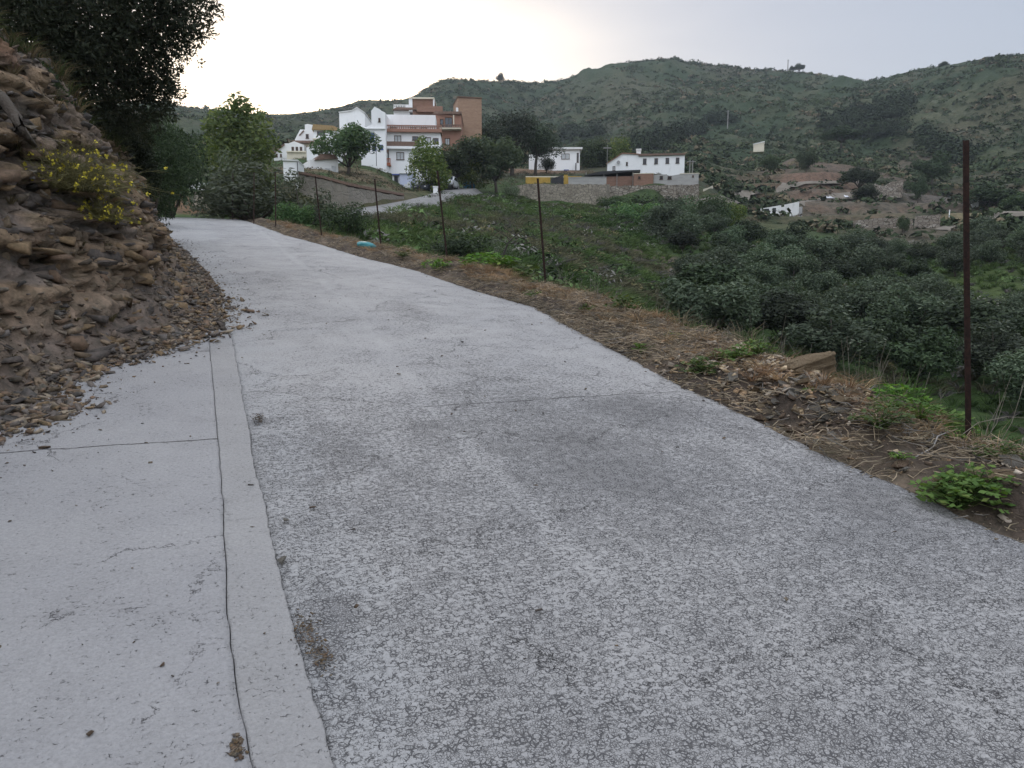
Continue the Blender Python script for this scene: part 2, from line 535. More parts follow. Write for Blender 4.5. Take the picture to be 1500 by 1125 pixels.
def concrete(name, base, base2, rough, road=False, crack=1.0, stains=(), joints=()):
    b = NB(name)
    uv = b.n('UVMap').outputs[0]
    sep = b.n('SeparateXYZ', {0: uv})
    W_, S_ = sep.outputs[0], sep.outputs[1]
    big = b.noise(uv, .6, 5, .6)
    mid = b.noise(uv, 3.2, 5, .65)
    gate = b.noise(b.n('Mapping', {0: uv, 3: (1.0, 1.25, 1)}).outputs[0], 36, 4, .65, .5)
    fine = b.noise(uv, 70, 3, .6)
    wv = b.n('VectorMath', {0: uv, 1: b.n('VectorMath', {0: b.n('TexNoise', {'Vector': uv, 'Scale': 34.0, 'Detail': 2.0}).outputs[1], 1: (.024, .018, 0)}, operation='MULTIPLY').outputs[0]}).outputs[0]
    e1 = b.n('TexVoronoi', {'Vector': wv, 'Scale': 50.0}, feature='DISTANCE_TO_EDGE', voronoi_dimensions='2D').outputs['Distance']
    e2 = b.n('TexVoronoi', {'Vector': wv, 'Scale': 105.0}, feature='DISTANCE_TO_EDGE', voronoi_dimensions='2D').outputs['Distance']
    c1 = b.n('TexVoronoi', {'Vector': wv, 'Scale': 50.0}, feature='F1', voronoi_dimensions='2D').outputs['Color']
    cell = b.n('SeparateColor', {0: c1}).outputs[0]
    r = b.math('ADD', b.math('MULTIPLY', b.math('SUBTRACT', gate, .5), 1.0), b.math('MULTIPLY', b.math('SUBTRACT', mid, .5), .28))
    r = b.math('ADD', r, b.math('MULTIPLY', b.math('SUBTRACT', big, .5), .26))
    lane = 0.0
    if road:
        near = b.rng(b.math('ADD', S_, b.math('MULTIPLY', big, 1.6)), 4.8, 8.2, 1, 0)
        wob = b.math('MULTIPLY', b.math('SUBTRACT', b.noise(uv, .9, 4), .5), .35)
        cen = b.math('SUBTRACT', b.math('SUBTRACT', W_, b.rng(S_, 3.5, 11, 1.53, 1.95)), wob)
        lane = b.math('MULTIPLY', b.rng(b.math('ABSOLUTE', cen), .01, .11, 1, 0), b.rng(b.noise(uv, 1.6, 4, .7), .42, .60))
        leftb = b.rng(b.math('ADD', W_, b.math('MULTIPLY', b.math('SUBTRACT', mid, .5), 1.2)), .35, .85, 1, 0)
        rightb = b.rng(b.math('ABSOLUTE', b.math('SUBTRACT', cen, .55)), .0, .8, 1, 0)
        zone = b.math('ADD', b.math('MULTIPLY', near, .13), b.math('MULTIPLY', lane, -.075))
        zone = b.math('ADD', zone, b.math('MULTIPLY', leftb, -.02)); zone = b.math('ADD', zone, b.math('MULTIPLY', rightb, .03))
        r = b.math('ADD', r, zone)
    soil = []
    for (s0, w0, rs, rw, k) in stains:
        ds = b.math('DIVIDE', b.math('SUBTRACT', S_, s0), rs); dw = b.math('DIVIDE', b.math('SUBTRACT', W_, w0), rw)
        dd_ = b.math('SQRT', b.math('ADD', b.math('MULTIPLY', ds, ds), b.math('MULTIPLY', dw, dw)))
        dd_ = b.math('ADD', dd_, b.math('MULTIPLY', b.math('SUBTRACT', b.noise(uv, 9, 7, .8), .5), 4.2))
        r = b.math('ADD', r, b.rng(dd_, .1, 1.2, k * .16, 0)); soil.append(b.rng(dd_, .0, .8, k * .35, 0))
    w1 = b.math('MINIMUM', b.math('ADD', r, rough), .12)
    d1 = b.rng(b.math('SUBTRACT', e1, w1), -.02, .05, 1, 0)
    d2 = b.rng(b.math('SUBTRACT', e2, b.math('SUBTRACT', w1, .05)), -.03, .06, 1, 0)
    brk = b.rng(b.noise(uv, 17, 4, .7), .42, .56, .15, 1)
    d1 = b.math('MULTIPLY', d1, brk)
    pit = b.math('MAXIMUM', b.math('MULTIPLY', d1, .9), b.math('MULTIPLY', d2, .75))
    col = b.mix(b.rng(big, .35, .65), base, base2)
    col = b.mix(b.rng(mid, .38, .72, 0, .30), col, tuple(x * .74 for x in base))
    col = b.mix(b.math('MULTIPLY', cell, .16), col, tuple(x * .6 for x in base))
    if road:
        col = b.mix(b.math('MULTIPLY', lane, .16), col, (.56, .55, .54))
        col = b.mix(b.math('MULTIPLY', leftb, .10), col, (.38, .42, .45))
    col = b.mix(b.math('MULTIPLY', b.rng(fine, .35, .68), .35), col, tuple(x * .55 for x in base))
    blot = b.rng(b.noise(b.n('Mapping', {0: uv, 1: (7.3, 3.1, 0), 3: (.8, .45, 1)}).outputs[0], 1.9, 6, .72), .57, .74)
    col = b.mix(b.math('MULTIPLY', blot, .30), col, (.20, .195, .20))
    for q in soil: col = b.mix(q, col, (.19, .185, .19))
    col = b.mix(b.math('MULTIPLY', pit, .95), col, (.055, .054, .058))
    dv = b.n('VectorMath', {0: uv, 1: b.n('VectorMath', {0: b.n('TexNoise', {'Vector': uv, 'Scale': 2.1, 'Detail': 7.0, 'Roughness': .72}).outputs[1], 1: (.8, .8, 0)}, operation='MULTIPLY').outputs[0]}).outputs[0]
    ce = b.n('TexVoronoi', {'Vector': dv, 'Scale': .75}, feature='DISTANCE_TO_EDGE', voronoi_dimensions='2D').outputs['Distance']
    cm = b.math('MULTIPLY', b.rng(ce, .0006, .0048, 1, 0), b.rng(b.math('ADD', b.math('MULTIPLY', b.noise(uv, 1.0, 3), .8), b.math('MULTIPLY', gate, .3)), .50, .60))
    cm = b.math('MULTIPLY', cm, crack)
    for (s0, wa, wb) in joints:
        off = b.math('MULTIPLY', b.math('SUBTRACT', b.noise(uv, 2.2, 6, .7), .5), .10)
        ln = b.rng(b.math('ABSOLUTE', b.math('ADD', b.math('SUBTRACT', S_, s0), off)), .003, .011, .9, 0)
        ln = b.math('MULTIPLY', ln, b.math('MULTIPLY', b.rng(W_, wa, wa + .05), b.rng(W_, wb - .05, wb, 1, 0)))
        cm = b.math('MAXIMUM', cm, b.math('MULTIPLY', ln, b.rng(b.noise(uv, 5, 3), .35, .5, .35, 1)))
    col = b.mix(cm, col, (.05, .048, .05))
    hh = b.math('SUBTRACT', b.math('ADD', b.math('MULTIPLY', fine, .35), b.math('MULTIPLY', gate, .8)), b.math('ADD', b.math('MULTIPLY', pit, .8), b.math('MULTIPLY', cm, 1.2)))
    nm = b.bump(hh, .8, .012)
    return b.end(b.pbr(col, .85, nm, .25))


M_ROAD = concrete('rough_concrete', (.415, .405, .40), (.368, .363, .365), -.04, True, 1.0,
                  [(4.95, 3.2, .45, .55, .7), (4.9, 1.5, .25, .35, .6), (4.4, 2.35, .35, .4, .6), (3.6, 2.3, .5, .35, .5), (9.8, 2.6, 1.2, .4, .5), (5.3, .35, .12, .25, .7), (2.75, .42, .3, .10, .8), (3.0, 3.4, .35, .3, .7), (13, 1.2, 1.4, .35, .4)],
                  [(5.38, 1.5, 4.1), (20.5, -.6, 2.6)])
M_APRON = concrete('apron_concrete', (.375, .368, .37), (.335, .33, .337), -.105, False, .9,
                   [(3.05, -.52, .07, .10, .7), (3.0, -.30, .04, .06, .6)], [(4.97, -3, .2)])
M_STRIP = concrete('strip_concrete', (.372, .363, .358), (.335, .329, .33), -.115, False, .15, [(2.13, .04, .05, .05, .8)], [])



def slab(name, s, wl, wr, nw, dz, mat, lipdrop=.12, fall=None):
    S = np.repeat(s[:, None], nw + 2, 1)
    t = np.linspace(0, 1, nw)
    W = wl[:, None] * (1 - t) + wr[:, None] * t
    W = np.concatenate([W[:, :1], W, W[:, -1:]], 1)
    Z = dz + undul(S, W)
    if fall is not None:
        Z = Z + fall(S, W)
    Z[:, 0] -= lipdrop; Z[:, -1] -= lipdrop
    V = sw2xyz(S, W); V[..., 2] += Z
    o = mesh_np(name, V.reshape(-1, 3), grid_faces(len(s), nw + 2)[:, ::-1], mat, smooth=True, uv=np.stack([W, S], -1).reshape(-1, 2))
    return tag(o, kind='structure')


s_end_apron = ST[-1, 0] + .25
s = np.arange(-5, 52, .05)
left = np.where(s < s_end_apron - .1, le_w(s) + .001, ft_w(s) - .9)
slab('road', s, left, re_w(s), 110, 0.0, M_ROAD, fall=lambda S, W: -.02 * sstep(.25, 0, re_w(S) - W))
s = np.arange(-5, s_end_apron, .04)
slab('road_edge_strip', s, st_w(s) + .002, le_w(s) - .001, 24, .010, M_STRIP)
slab('road_apron', s, ft_w(s) - 1.2, st_w(s) - .002, 90, .010, M_APRON)
s = np.arange(-5.5, 50, .25)
V = sw2xyz(np.repeat(s[:, None], 24, 1), (ft_w(s) - 1.4)[:, None] + np.linspace(0, 1, 24) * (re_w(s) + .25 - ft_w(s) + 1.4)[:, None])
V[..., 2] -= .09
tag(mesh_np('road_bed', V.reshape(-1, 3), grid_faces(len(s), 24)[:, ::-1], M_SOIL, smooth=True), kind='structure')

# ------------------------------------------------------------------ verge on the valley side
def lipw(s):
    return 1.42 - .4 * sstep(18, 30, s) + .25 * fbm(np.asarray(s) * .8, 3.3, oct=3, seed=70)


def verge_h(s, d):
    """height above the road plane at distance d outside the road edge"""
    L = lipw(s)
    h = -.035 + .10 * sstep(.05, .55, d) * (1 + .8 * fbm(s * 1.2, d * 1.5, oct=3, seed=71))
    h = h + .12 * fbm(s * 2.2, d * 2.2, oct=4, seed=72) * sstep(.02, .4, d) + .045 * fbm(s * 11, d * 11, oct=3, seed=73) * sstep(0, .15, d)
    h = h + .17 * np.exp(-((s - 5.6) / 1.4) ** 2 - ((d - 1.0) / .5) ** 2)
    e = np.clip(d - L + .3, 0, None)
    return h - .78 * e * e / (e + .5) - .05 * e


s = np.arange(-5, 48, .05)
dd = np.concatenate([np.linspace(0, 2.4, 60), np.linspace(2.5, 14, 24)])
S = np.repeat(s[:, None], len(dd), 1); D = np.repeat(dd[None], len(s), 0)
W = re_w(s)[:, None] - .06 + D
V = sw2xyz(S, W); V[..., 2] += verge_h(S, D)
nz = fbm(S * 1.7, D * 1.7, oct=4, seed=75)[..., None]
nf = fbm(S * 12, D * 12, oct=3, seed=76)[..., None]
VC = np.array([.072, .057, .046]) * (1 - sstep(-.2, .5, nz)) + np.array([.15, .12, .09]) * sstep(-.2, .5, nz)
VC = VC * (1 + .35 * nf)
gm = sstep(2.2, 4.0, D)[..., None]
VC = VC * (1 - gm) + np.array([.058, .078, .032]) * gm
M_VERGE = attrmat('verge_soil', bump=.9, bscale=28, bdist=.03, nscale=14)
tag(mesh_np('verge_ground', V.reshape(-1, 3), grid_faces(len(s), len(dd))[:, ::-1], M_VERGE, smooth=True, attr=VC.reshape(-1, 3)), kind='structure')


def on_verge(s, d, dz=0.0):
    p = sw2xyz(s, float(re_w(s)) - .06 + d)
    return Vector(p) + Vector((0, 0, float(verge_h(np.array(s, float), np.array(d, float))) + dz))


def on_verge_many(s, d, dz=0.0):
    p = sw2xyz(s, re_w(s) - .06 + d); p[:, 2] += verge_h(s, d) + dz
    return p


# ------------------------------------------------------------------ rocky cutting on the hill side
def talus_w(s):
    return np.interp(s, [0, 4, 5.5, 7.5, 9.5, 13, 18, 26, 40], [.10, .10, .12, .22, .42, .38, .25, .2, .2])


def cut_h(s):
    return np.interp(s, [-5, 3, 6, 9, 12, 15, 19, 25, 30, 34, 40, 50], [3.2, 3.2, 3.1, 2.75, 2.35, 1.9, 1.35, .85, .9, 1.1, 1.0, .8]) + .22 * fbm(np.asarray(s) * .6, 8.1, oct=3, seed=80)


s = np.concatenate([np.arange(-5, 2.5, .09), np.arange(2.5, 17, .026), np.arange(17, 46, .07)])
dd = np.concatenate([np.linspace(-.05, 4.2, 185), np.linspace(4.35, 14, 34)])
S = np.repeat(s[:, None], len(dd), 1); D = np.repeat(dd[None], len(s), 0)


def bank_h(S, D):
    T, H = talus_w(S), cut_h(S)
    h1 = .02 + .38 * np.clip(D, 0, None)
    steep = np.clip(D - T, 0, None)
    h2 = .38 * np.minimum(D, T) + 1.9 * steep * (steep / (steep + .12))
    h3 = H + np.interp(S, [0, 9, 14, 20], [.85, .75, .5, .35]) * (D - T - (H - .38 * T) / 1.9)
    h = np.where(D < T, h1 * 0 + .38 * np.clip(D, 0, None), h2)
    k = .22                                     # smooth minimum between face and upper slope
    a = np.clip(.5 + .5 * (h3 - h) / k, 0, 1)
    return h3 * (1 - a) + h * a - k * a * (1 - a)


HB = bank_h(S, D)
face = sstep(0.0, .5, D - talus_w(S)) * (1 - .7 * sstep(.0, 1.2, HB - cut_h(S)))
# broken slate: angular blocks at two sizes with open joints between them
wv = fbm(S * .45, D * .6, HB * .6, oct=4, seed=90)
rub = fbm(S * 2.6, D * 2.6, HB * 2.6, oct=5, seed=93)
rf = fbm(S * 14, D * 9, HB * 14, oct=3, seed=94)


def blocks(px, py, pz, seed):
    ix, iy, iz = np.floor(px), np.floor(py), np.floor(pz)
    f1 = np.full(px.shape, 9.0); f2 = np.full(px.shape, 9.0); cid = np.zeros(px.shape)
    for a_ in (-1, 0, 1):
        for b_ in (-1, 0, 1):
            for c_ in (-1, 0, 1):
                jx, jy, jz = ix + a_, iy + b_, iz + c_
                d = np.sqrt((jx + _hash(jx, jy, jz, seed) - px) ** 2 + (jy + _hash(jx, jy, jz, seed + 1) - py) ** 2 + (jz + _hash(jx, jy, jz, seed + 2) - pz) ** 2)
                h_ = _hash(jx, jy, jz, seed + 3)
                lt = d < f1
                f2 = np.where(lt, f1, np.minimum(f2, d)); cid = np.where(lt, h_, cid); f1 = np.where(lt, d, f1)
    return cid, f2 - f1


tl = HB + .10 * S + .25 * D
b1, g1 = blocks(S * 1.5 + 1.1 * wv + .2 * rub, tl * 4.6 + .9 * wv + .25 * rub, D * 1.3, 40)
b2, g2 = blocks(S * 4.6 + .5 * rub, tl * 10 + .5 * rub + .6 * wv, D * 4, 50)
b3, g3 = blocks(S * 9 + .4 * rf, tl * 17 + .4 * rf, D * 9, 60)
hard = sstep(-.25, .25, fbm(S * .5, HB * .9, oct=3, seed=97) + .25 * sstep(7, 11, S) - .02)
blk = b1
out = face * (hard * ((b1 - .5) * .26 - .11 * (1 - sstep(0, .16, g1))) + (.55 + .45 * hard) * ((b2 - .5) * .13 - .05 * (1 - sstep(0, .22, g2))) + (b3 - .5) * .05 - .018 * (1 - sstep(0, .3, g3))
              + .10 * rub + .38 * fbm(S * .55, HB * .5, oct=2, seed=98)) + .02 * rf * sstep(0, .3, D)
W = ft_w(s)[:, None] - D + out
Zo = HB + .05 * rub * (1 - face) * sstep(0, .3, D) + .10 * (1 - face) * sstep(2, 3, D) * fbm(S * 1.2, D * 1.2, oct=4, seed=99)
V = sw2xyz(S, W); V[..., 2] += Zo
c_bn = np.array([.155, .124, .102]); c_oc = np.array([.255, .185, .118]); c_gr = np.array([.165, .152, .142]); c_dk = np.array([.055, .042, .035]); c_or = np.array([.270, .125, .055])
m1 = sstep(-.1, .4, fbm(S * .9, HB * 1.6, oct=4, seed=101))[..., None]
BC = c_bn * (1 - m1) + (c_bn * 1.25 + .01) * m1
m2 = (face * hard * sstep(.35, .75, blk))[..., None]
BC = BC * (1 - m2 * .8) + c_oc * m2 * .8
m3 = (face * hard * sstep(.42, .2, blk) * sstep(.05, .2, blk))[..., None]
BC = BC * (1 - m3 * .6) + c_gr * m3 * .6
m4 = (face * sstep(.15, .45, fbm(S * .8 + 4, HB * 1.4, oct=4, seed=103)))[..., None]
BC = BC * (1 - m4 * .35) + c_or * m4 * .35
BC = BC * (1 + .25 * rf[..., None]) * (1 + face[..., None] * ((b2 - .5) * .45 + (b3 - .5) * .35)[..., None])
tal = (1 - sstep(-.1, .3, D - talus_w(S)))[..., None]
BC = BC * (1 - tal * .8) + np.array([.13, .105, .085]) * tal * .8
grs = (sstep(.15, .9, HB - cut_h(S) + .3 * rub))[..., None]
BC = BC * (1 - .8 * grs) + np.array([.085, .080, .042]) * .8 * grs
M_BANK = attrmat('slate_bank', bump=1.0, bscale=16, bdist=.05, nscale=9)
tag(mesh_np('rock_bank', V.reshape(-1, 3), grid_faces(len(s), len(dd)), M_BANK, smooth=False, attr=BC.reshape(-1, 3)), kind='structure')
BANKV = V; BANKS = s; BANKD = dd


def on_bank(s, d):
    i = int(np.argmin(abs(BANKS - s))); j = int(np.argmin(abs(BANKD - d)))
    return Vector(BANKV[i, j])
# ------------------------------------------------------------------ foliage
def rand_dirs(n, g):
    d = g.normal(size=(n, 3)); return d / np.linalg.norm(d, axis=1, keepdims=True)


def quads(pos, nrm, L, Wd, g, axis=None):
    """one diamond leaf per position"""
    n = len(pos)
    t = rand_dirs(n, g) if axis is None else axis
    t = t - nrm * (t * nrm).sum(1, keepdims=True); t /= np.linalg.norm(t, axis=1, keepdims=True) + 1e-9
    b = np.cross(nrm, t)
    L = np.broadcast_to(L, n)[:, None]; Wd = np.broadcast_to(Wd, n)[:, None]
    V = np.stack([pos - t * L * .5, pos + b * Wd * .5 + t * L * .08, pos + t * L * .5, pos - b * Wd * .5 + t * L * .08], 1).reshape(-1, 3)
    return V, np.arange(4 * n).reshape(n, 4)


def leaf_cloud(C, RAD, n, size, aspect=.45, inner=.45, g=rng, up=.35):
    C = np.asarray(C, float); RAD = np.asarray(RAD, float)
    if RAD.ndim == 1: RAD = np.repeat(RAD[:, None], 3, 1)
    wgt = RAD.prod(1) ** (2 / 3); wgt /= wgt.sum()
    k = g.choice(len(C), n, p=wgt)
    d = rand_dirs(n, g)
    rad = 1 - inner * g.random(n) ** 1.6
    lump = 1 + .22 * vnoise(d[:, 0] * 2.4 + k * 9, d[:, 1] * 2.4, d[:, 2] * 2.4, 5)
    pos = C[k] + d * RAD[k] * (rad * lump)[:, None]
    nrm = d * .7 + rand_dirs(n, g) * .75 + np.array([0, 0, up]); nrm /= np.linalg.norm(nrm, axis=1, keepdims=True)
    s = size * (.6 + .8 * g.random(n))
    return quads(pos, nrm, s, s * aspect, g)


M_BARK = simple('bark', (.075, .060, .048), (.11, .095, .08), 6, .95, .8, 20, bdist=.03)
M_OLIVE = leafmat('olive_leaves', (.040, .060, .034), (.098, .128, .078), (.15, .18, .12), .25)
M_DARK = leafmat('dark_leaves', (.022, .034, .018), (.050, .070, .034), None, .2)
M_PINE = leafmat('pine_needles', (.022, .034, .020), (.048, .062, .036), None, .12)
M_MID = leafmat('mid_green_leaves', (.045, .085, .036), (.10, .155, .066), (.14, .19, .09), .4)
M_BRIGHT = leafmat('bright_green_leaves', (.065, .098, .028), (.13, .165, .045), (.19, .20, .06), .4)
M_YELLOWG = leafmat('yellow_green_leaves', (.075, .115, .034), (.15, .20, .055), (.22, .26, .09), .45)
M_SOFT = leafmat('soft_green_leaves', (.065, .105, .058), (.135, .185, .10), (.18, .23, .13), .4)
M_SAGE = leafmat('sage_leaves', (.085, .115, .070), (.150, .185, .115), (.19, .22, .15), .3)


def proto_tree(kind, seed, n=3600):
    """a tree of unit height and unit spread: returns crown (V, F) and trunk MB"""
    g = np.random.default_rng(seed)
    tb = MB(); C, Rr = [], []
    if kind in ('round', 'olive'):
        z0, nl = (.60, 15) if kind == 'round' else (.56, 17)
        for i in range(nl):
            d = rand_dirs(1, g)[0]; q = g.random() ** .45
            C.append((d[0] * .34 * q, d[1] * .34 * q, z0 + d[2] * .31 * q)); Rr.append(.12 + .09 * g.random())
        th = .24
    elif kind == 'column':
        for i in range(16):
            z = .16 + .80 * (i + .5) / 16; wd = .40 * math.sin(PI * min(1, (z - .05) / .95) ** .8) ** .7
            a = g.random() * 2 * PI
            C.append((math.cos(a) * wd * .5, math.sin(a) * wd * .5, z)); Rr.append(max(.08, wd * .50))
        th = .25
    elif kind == 'pine':
        for i in range(14):
            a = g.random() * 2 * PI; q = g.random() ** .5 * .36
            C.append((math.cos(a) * q, math.sin(a) * q, .52 + .38 * g.random() - .2 * q)); Rr.append(.13 + .08 * g.random())
        th = .40
    elif kind == 'bush':
        for i in range(13):
            a = g.random() * 2 * PI; q = g.random() ** .5 * .33
            C.append((math.cos(a) * q, math.sin(a) * q, .22 + (.62 - .8 * q) * g.random())); Rr.append(.13 + .10 * g.random())
        th = .12
    size = {'round': .056, 'olive': .047, 'column': .045, 'pine': .042, 'bush': .048}[kind]
    V, Fq = leaf_cloud(C, Rr, n, size, .42 if kind != 'pine' else .3, .5, g)
    # trim to unit height and unit spread
    q = np.percentile(V, [1.5, 98.5], axis=0); cx, cy = (q[0, :2] + q[1, :2]) / 2; k_ = 1 / (q[1, 0] - q[0, 0]); kz = 1 / q[1, 2]
    V = (V - [cx, cy, 0]) * [k_, k_, kz]; C = [((c[0] - cx) * k_, (c[1] - cy) * k_, c[2] * kz) for c in C]
    lean = (g.random(2) - .5) * .10
    top = Vector((lean[0], lean[1], th))
    tb.tube([(0, 0, -.08), (lean[0] * .3, lean[1] * .3, th * .5), top], [.042, .033, .028], 7)
    for c, r_ in list(zip(C, Rr))[:9]:
        c = Vector(c); mid = top.lerp(c, .5) + Vector((0, 0, -.02))
        tb.tube([top * .9, mid, c], [.020, .013, .004], 5)
    return V, Fq, tb


PROTO = {}
USED = set()


def tree_things(kind, mat, variants=2, n=5500):
    key = (kind, mat.name)
    if key not in PROTO:
        PROTO[key] = []
        for i in range(variants):
            V, Fq, tb = proto_tree(kind, hash(kind) % 1 + len(PROTO) * 17 + i * 101 + 5, n)
            PROTO[key].append((V, Fq, tb, [None]))
    return PROTO[key]


def plant_tree(name, label, cat, loc, h, wd, kind, mat, group=None, var=None, n=5500, variants=2, rz=None):
    pr = tree_things(kind, mat, variants, n)
    V, Fq, tb, cell = pr[(var if var is not None else random.randrange(len(pr))) % len(pr)]
    rz = random.random() * 6.28 if rz is None else rz
    if cell[0] is None:
        r0 = empty(name, loc, rz, label, cat, group); r0.scale = (wd, wd, h)
        c = mesh_np('crown', V, Fq, mat, r0)
        t = tb.build('trunk', M_BARK, r0, smooth=True)
        KIDS[r0.name] = [c, t]; cell[0] = r0
        return r0
    o = copy_tree(cell[0], loc, rz, (wd, wd, h), label, group)
    o.name = name
    return o


def tree_px(name, label, cat, u, vb, vt, wpx, r, kind, mat, group=None, var=None, n=5500, ground=True):
    p = P(u, vb, r); m = mpp(u, vb, r)
    if ground:
        z = tz(p.x, p.y)
        top = P(u, vt, r).z
        p.z = min(p.z, z + .1) if abs(z - p.z) < 3 else p.z
        h = top - p.z
    else:
        h = (vb - vt) * m
    return plant_tree(name, label, cat, p, h, wpx * m, kind, mat, group, var, n)


# trees of the village
TP = tree_px
TP('column_tree', 'bright green egg shaped tree in front of the tall white house', 'tree', 628, 290, 206, 50, 80, 'column', M_BRIGHT, n=5200)
TP('broadleaf_tree', 'dull grey green round tree behind the parked white car', 'tree', 668, 281, 206, 58, 87, 'round', M_SOFT, var=0, n=5200)
TP('slender_tree', 'lighter green slender tree with thin trunk between two round trees', 'tree', 692, 280, 206, 44, 89, 'column', M_BRIGHT, n=4200)
TP('broadleaf_tree', 'dark round tree at the left end of the rubble wall', 'tree', 727, 278, 205, 66, 89, 'round', M_SOFT, var=1)
TP('pine_tree', 'dark pine below the plain brick tower', 'tree', 708, 258, 174, 78, 112, 'pine', M_PINE, var=0, n=5200)
TP('pine_tree', 'tallest dark pine of the clump right of the brick tower', 'tree', 750, 262, 164, 92, 117, 'pine', M_PINE, var=1)
TP('pine_tree', 'dark pine standing nearest the small white house', 'tree', 784, 260, 172, 68, 120, 'pine', M_PINE, var=0)
TP('broadleaf_tree', 'broad dark spreading tree beside the house with blue shutters', 'tree', 510, 262, 184, 82, 79, 'round', M_MID, n=5600)
TP('leafy_tree', 'pale yellow green tree rising behind the oleander bushes', 'tree', 352, 290, 152, 104, 58, 'column', M_YELLOWG, n=6500)
TP('garden_bush', 'round clipped dark bush against the small white house', 'bush', 801, 254, 228, 22, 126, 'bush', M_DARK, var=0, n=3600)
TP('broadleaf_tree', 'green tree between the two white houses on the right', 'tree', 868, 262, 206, 44, 142, 'round', M_MID, var=1)
TP('broadleaf_tree', 'green tree rising behind the gable of the long white house', 'tree', 905, 262, 205, 42, 152, 'round', M_BRIGHT, var=0, n=3600)
TP('palm_bush', 'small spiky blue green bush at the end of the rubble wall', 'bush', 747, 283, 261, 22, 87, 'bush', M_SAGE, var=0, n=3200)
for i, (u, vb, vt, wd, r, mt, lb) in enumerate([
    (985, 350, 296, 62, 92, M_OLIVE, 'tall grey green bush below the middle of the right rubble wall'),
    (1036, 335, 288, 62, 103, M_MID, 'broad green bush below the right end of the rubble wall'),
    (925, 352, 300, 64, 88, M_MID, 'green bush below the step between the two rubble walls'),
    (902, 350, 316, 42, 84, M_DARK, 'small dark bush at the foot of the left rubble wall corner'),
    (935, 318, 288, 50, 98, M_DARK, 'dark green bush growing in the step between the rubble walls'), (958, 368, 330, 52, 81, M_OLIVE, 'low grey green bush in front of the bushes under the wall'),
    (1116, 362, 333, 44, 102, M_DARK, 'dark bush just below the low ruined shed'),
    (900, 318, 288, 44, 95, M_MID, 'little green bush touching the left rubble wall'),
    (1066, 336, 300, 46, 108, M_BRIGHT, 'bright green bush right of the rubble wall end')]):
    TP('wall_bush', lb, 'bush', u, vb, vt, wd, r, 'bush', mt, 'bushes below the rubble walls')
for u, vb, vt, wd, r, mt, lb in [
    (1258, 284, 246, 46, 168, M_DARK, 'large dark tree on the bare terraced knoll'),
    (1268, 296, 270, 36, 160, M_DARK, 'rounded dark tree beside the crumbling stone hut'),
    (1181, 250, 222, 24, 186, M_MID, 'small green tree on top of the terraced knoll'),
    (1128, 250, 228, 26, 188, M_MID, 'small tree at the left top of the terraced knoll'),
    (1345, 285, 258, 20, 165, M_DARK, 'little dark tree right of the crumbling stone hut'),
    (1448, 316, 272, 64, 150, M_DARK, 'big dark tree behind the tall rusty post'),
    (1485, 322, 285, 40, 146, M_MID, 'dark green tree at the far right above the pale track'),
    (1322, 350, 318, 16, 116, M_MID, 'thin sapling in front of the broken stone terrace wall'),
    (1365, 255, 225, 46, 200, M_DARK, 'dark tree in the gully above the bare slope'),
    (1232, 215, 188, 50, 260, M_DARK, 'dark tree at the lower edge of the far wood')]:
    TP('hill_tree', lb, 'tree', u, vb, vt, wd, r, 'round', mt)
for u, vb, vt, wd, r, lb in [(733, 124, 107, 12, 549, 'lone dark tree on the skyline above the pines'), (1170, 108, 94, 15, 562, 'round tree on the skyline beside a mast'),
                             (1160, 107, 97, 8, 562, 'smaller tree on the skyline left of the round one'), (1382, 103, 91, 13, 488, 'flat topped tree on the right hand skyline'),
                             (303, 163, 154, 7, 485, 'tiny tree on the low left skyline'), (990, 92, 82, 9, 565, 'bush on the summit of the main hill')]:
    TP('skyline_tree', lb, 'tree', u, vb, vt, wd, r, 'round', M_DARK)
# bushes round the crest of the road
for u, vb, vt, wd, r, mt, lb in [
    (372, 338, 246, 134, 33.5, M_SAGE, 'big grey green oleander bush behind the farthest fence posts'),
    (348, 330, 236, 110, 38, M_SAGE, 'pale sage coloured bush at the crest of the road'),
    (446, 341, 262, 76, 32, M_SAGE, 'smaller oleander bush at the right end of the bush mass'),
    (326, 318, 226, 52, 44, M_SAGE, 'pale feathery bush behind the crest beside the white wall'),
    (252, 306, 172, 72, 33, M_DARK, 'dark tree standing left of the road crest'),
    (222, 318, 190, 70, 27, M_DARK, 'dark shrubby tree on the bank near the road crest'),
    (507, 352, 298, 62, 29.5, M_DARK, 'dense dark bush between the two farther fence posts'),
    (668, 392, 341, 66, 26.5, M_DARK, 'dark bush behind the leaning fence post mid way'),
    (432, 345, 300, 50, 30, M_MID, 'low green bush at the foot of the oleanders'),
    (735, 398, 352, 46, 29, M_SAGE, 'grey bush under the bare black branch')]:
    TP('roadside_bush', lb, 'bush', u, vb, vt, wd, r, 'bush', mt, n=6000)

# olive grove across the ravine
g = np.random.default_rng(77)
pts = []
clear = [hit(u, v)[0] for u, v in ((1010, 402), (1035, 445), (1460, 430), (1450, 455), (1335, 372), (1385, 345), (1105, 335), (1200, 372))]
crad = [4.5, 3, 7, 4, 5, 5, 5, 4]
tries = 0
while len(pts) < 205 and tries < 16000:
    tries += 1
    az = g.uniform(.155, .66); r = math.sqrt(g.uniform(37.0**2, 116.0**2))
    lim = np.interp(az, [.155, .25, .285, .30, .37, .40, .52, .55, .66], [90, 99, 99, 92, 92, 96, 96, 108, 116])
    if r > lim or (r < 75 and az < .222) or az < .19: continue
    x, y = math.sin(az) * r, math.cos(az) * r
    if any(math.hypot(x - c.x, y - c.y) < q for c, q in zip(clear, crad)): continue
    if any((x - a) ** 2 + (y - b) ** 2 < (3.6 if r < 70 else 4.2) ** 2 for a, b in pts): continue
    pts.append((x, y))
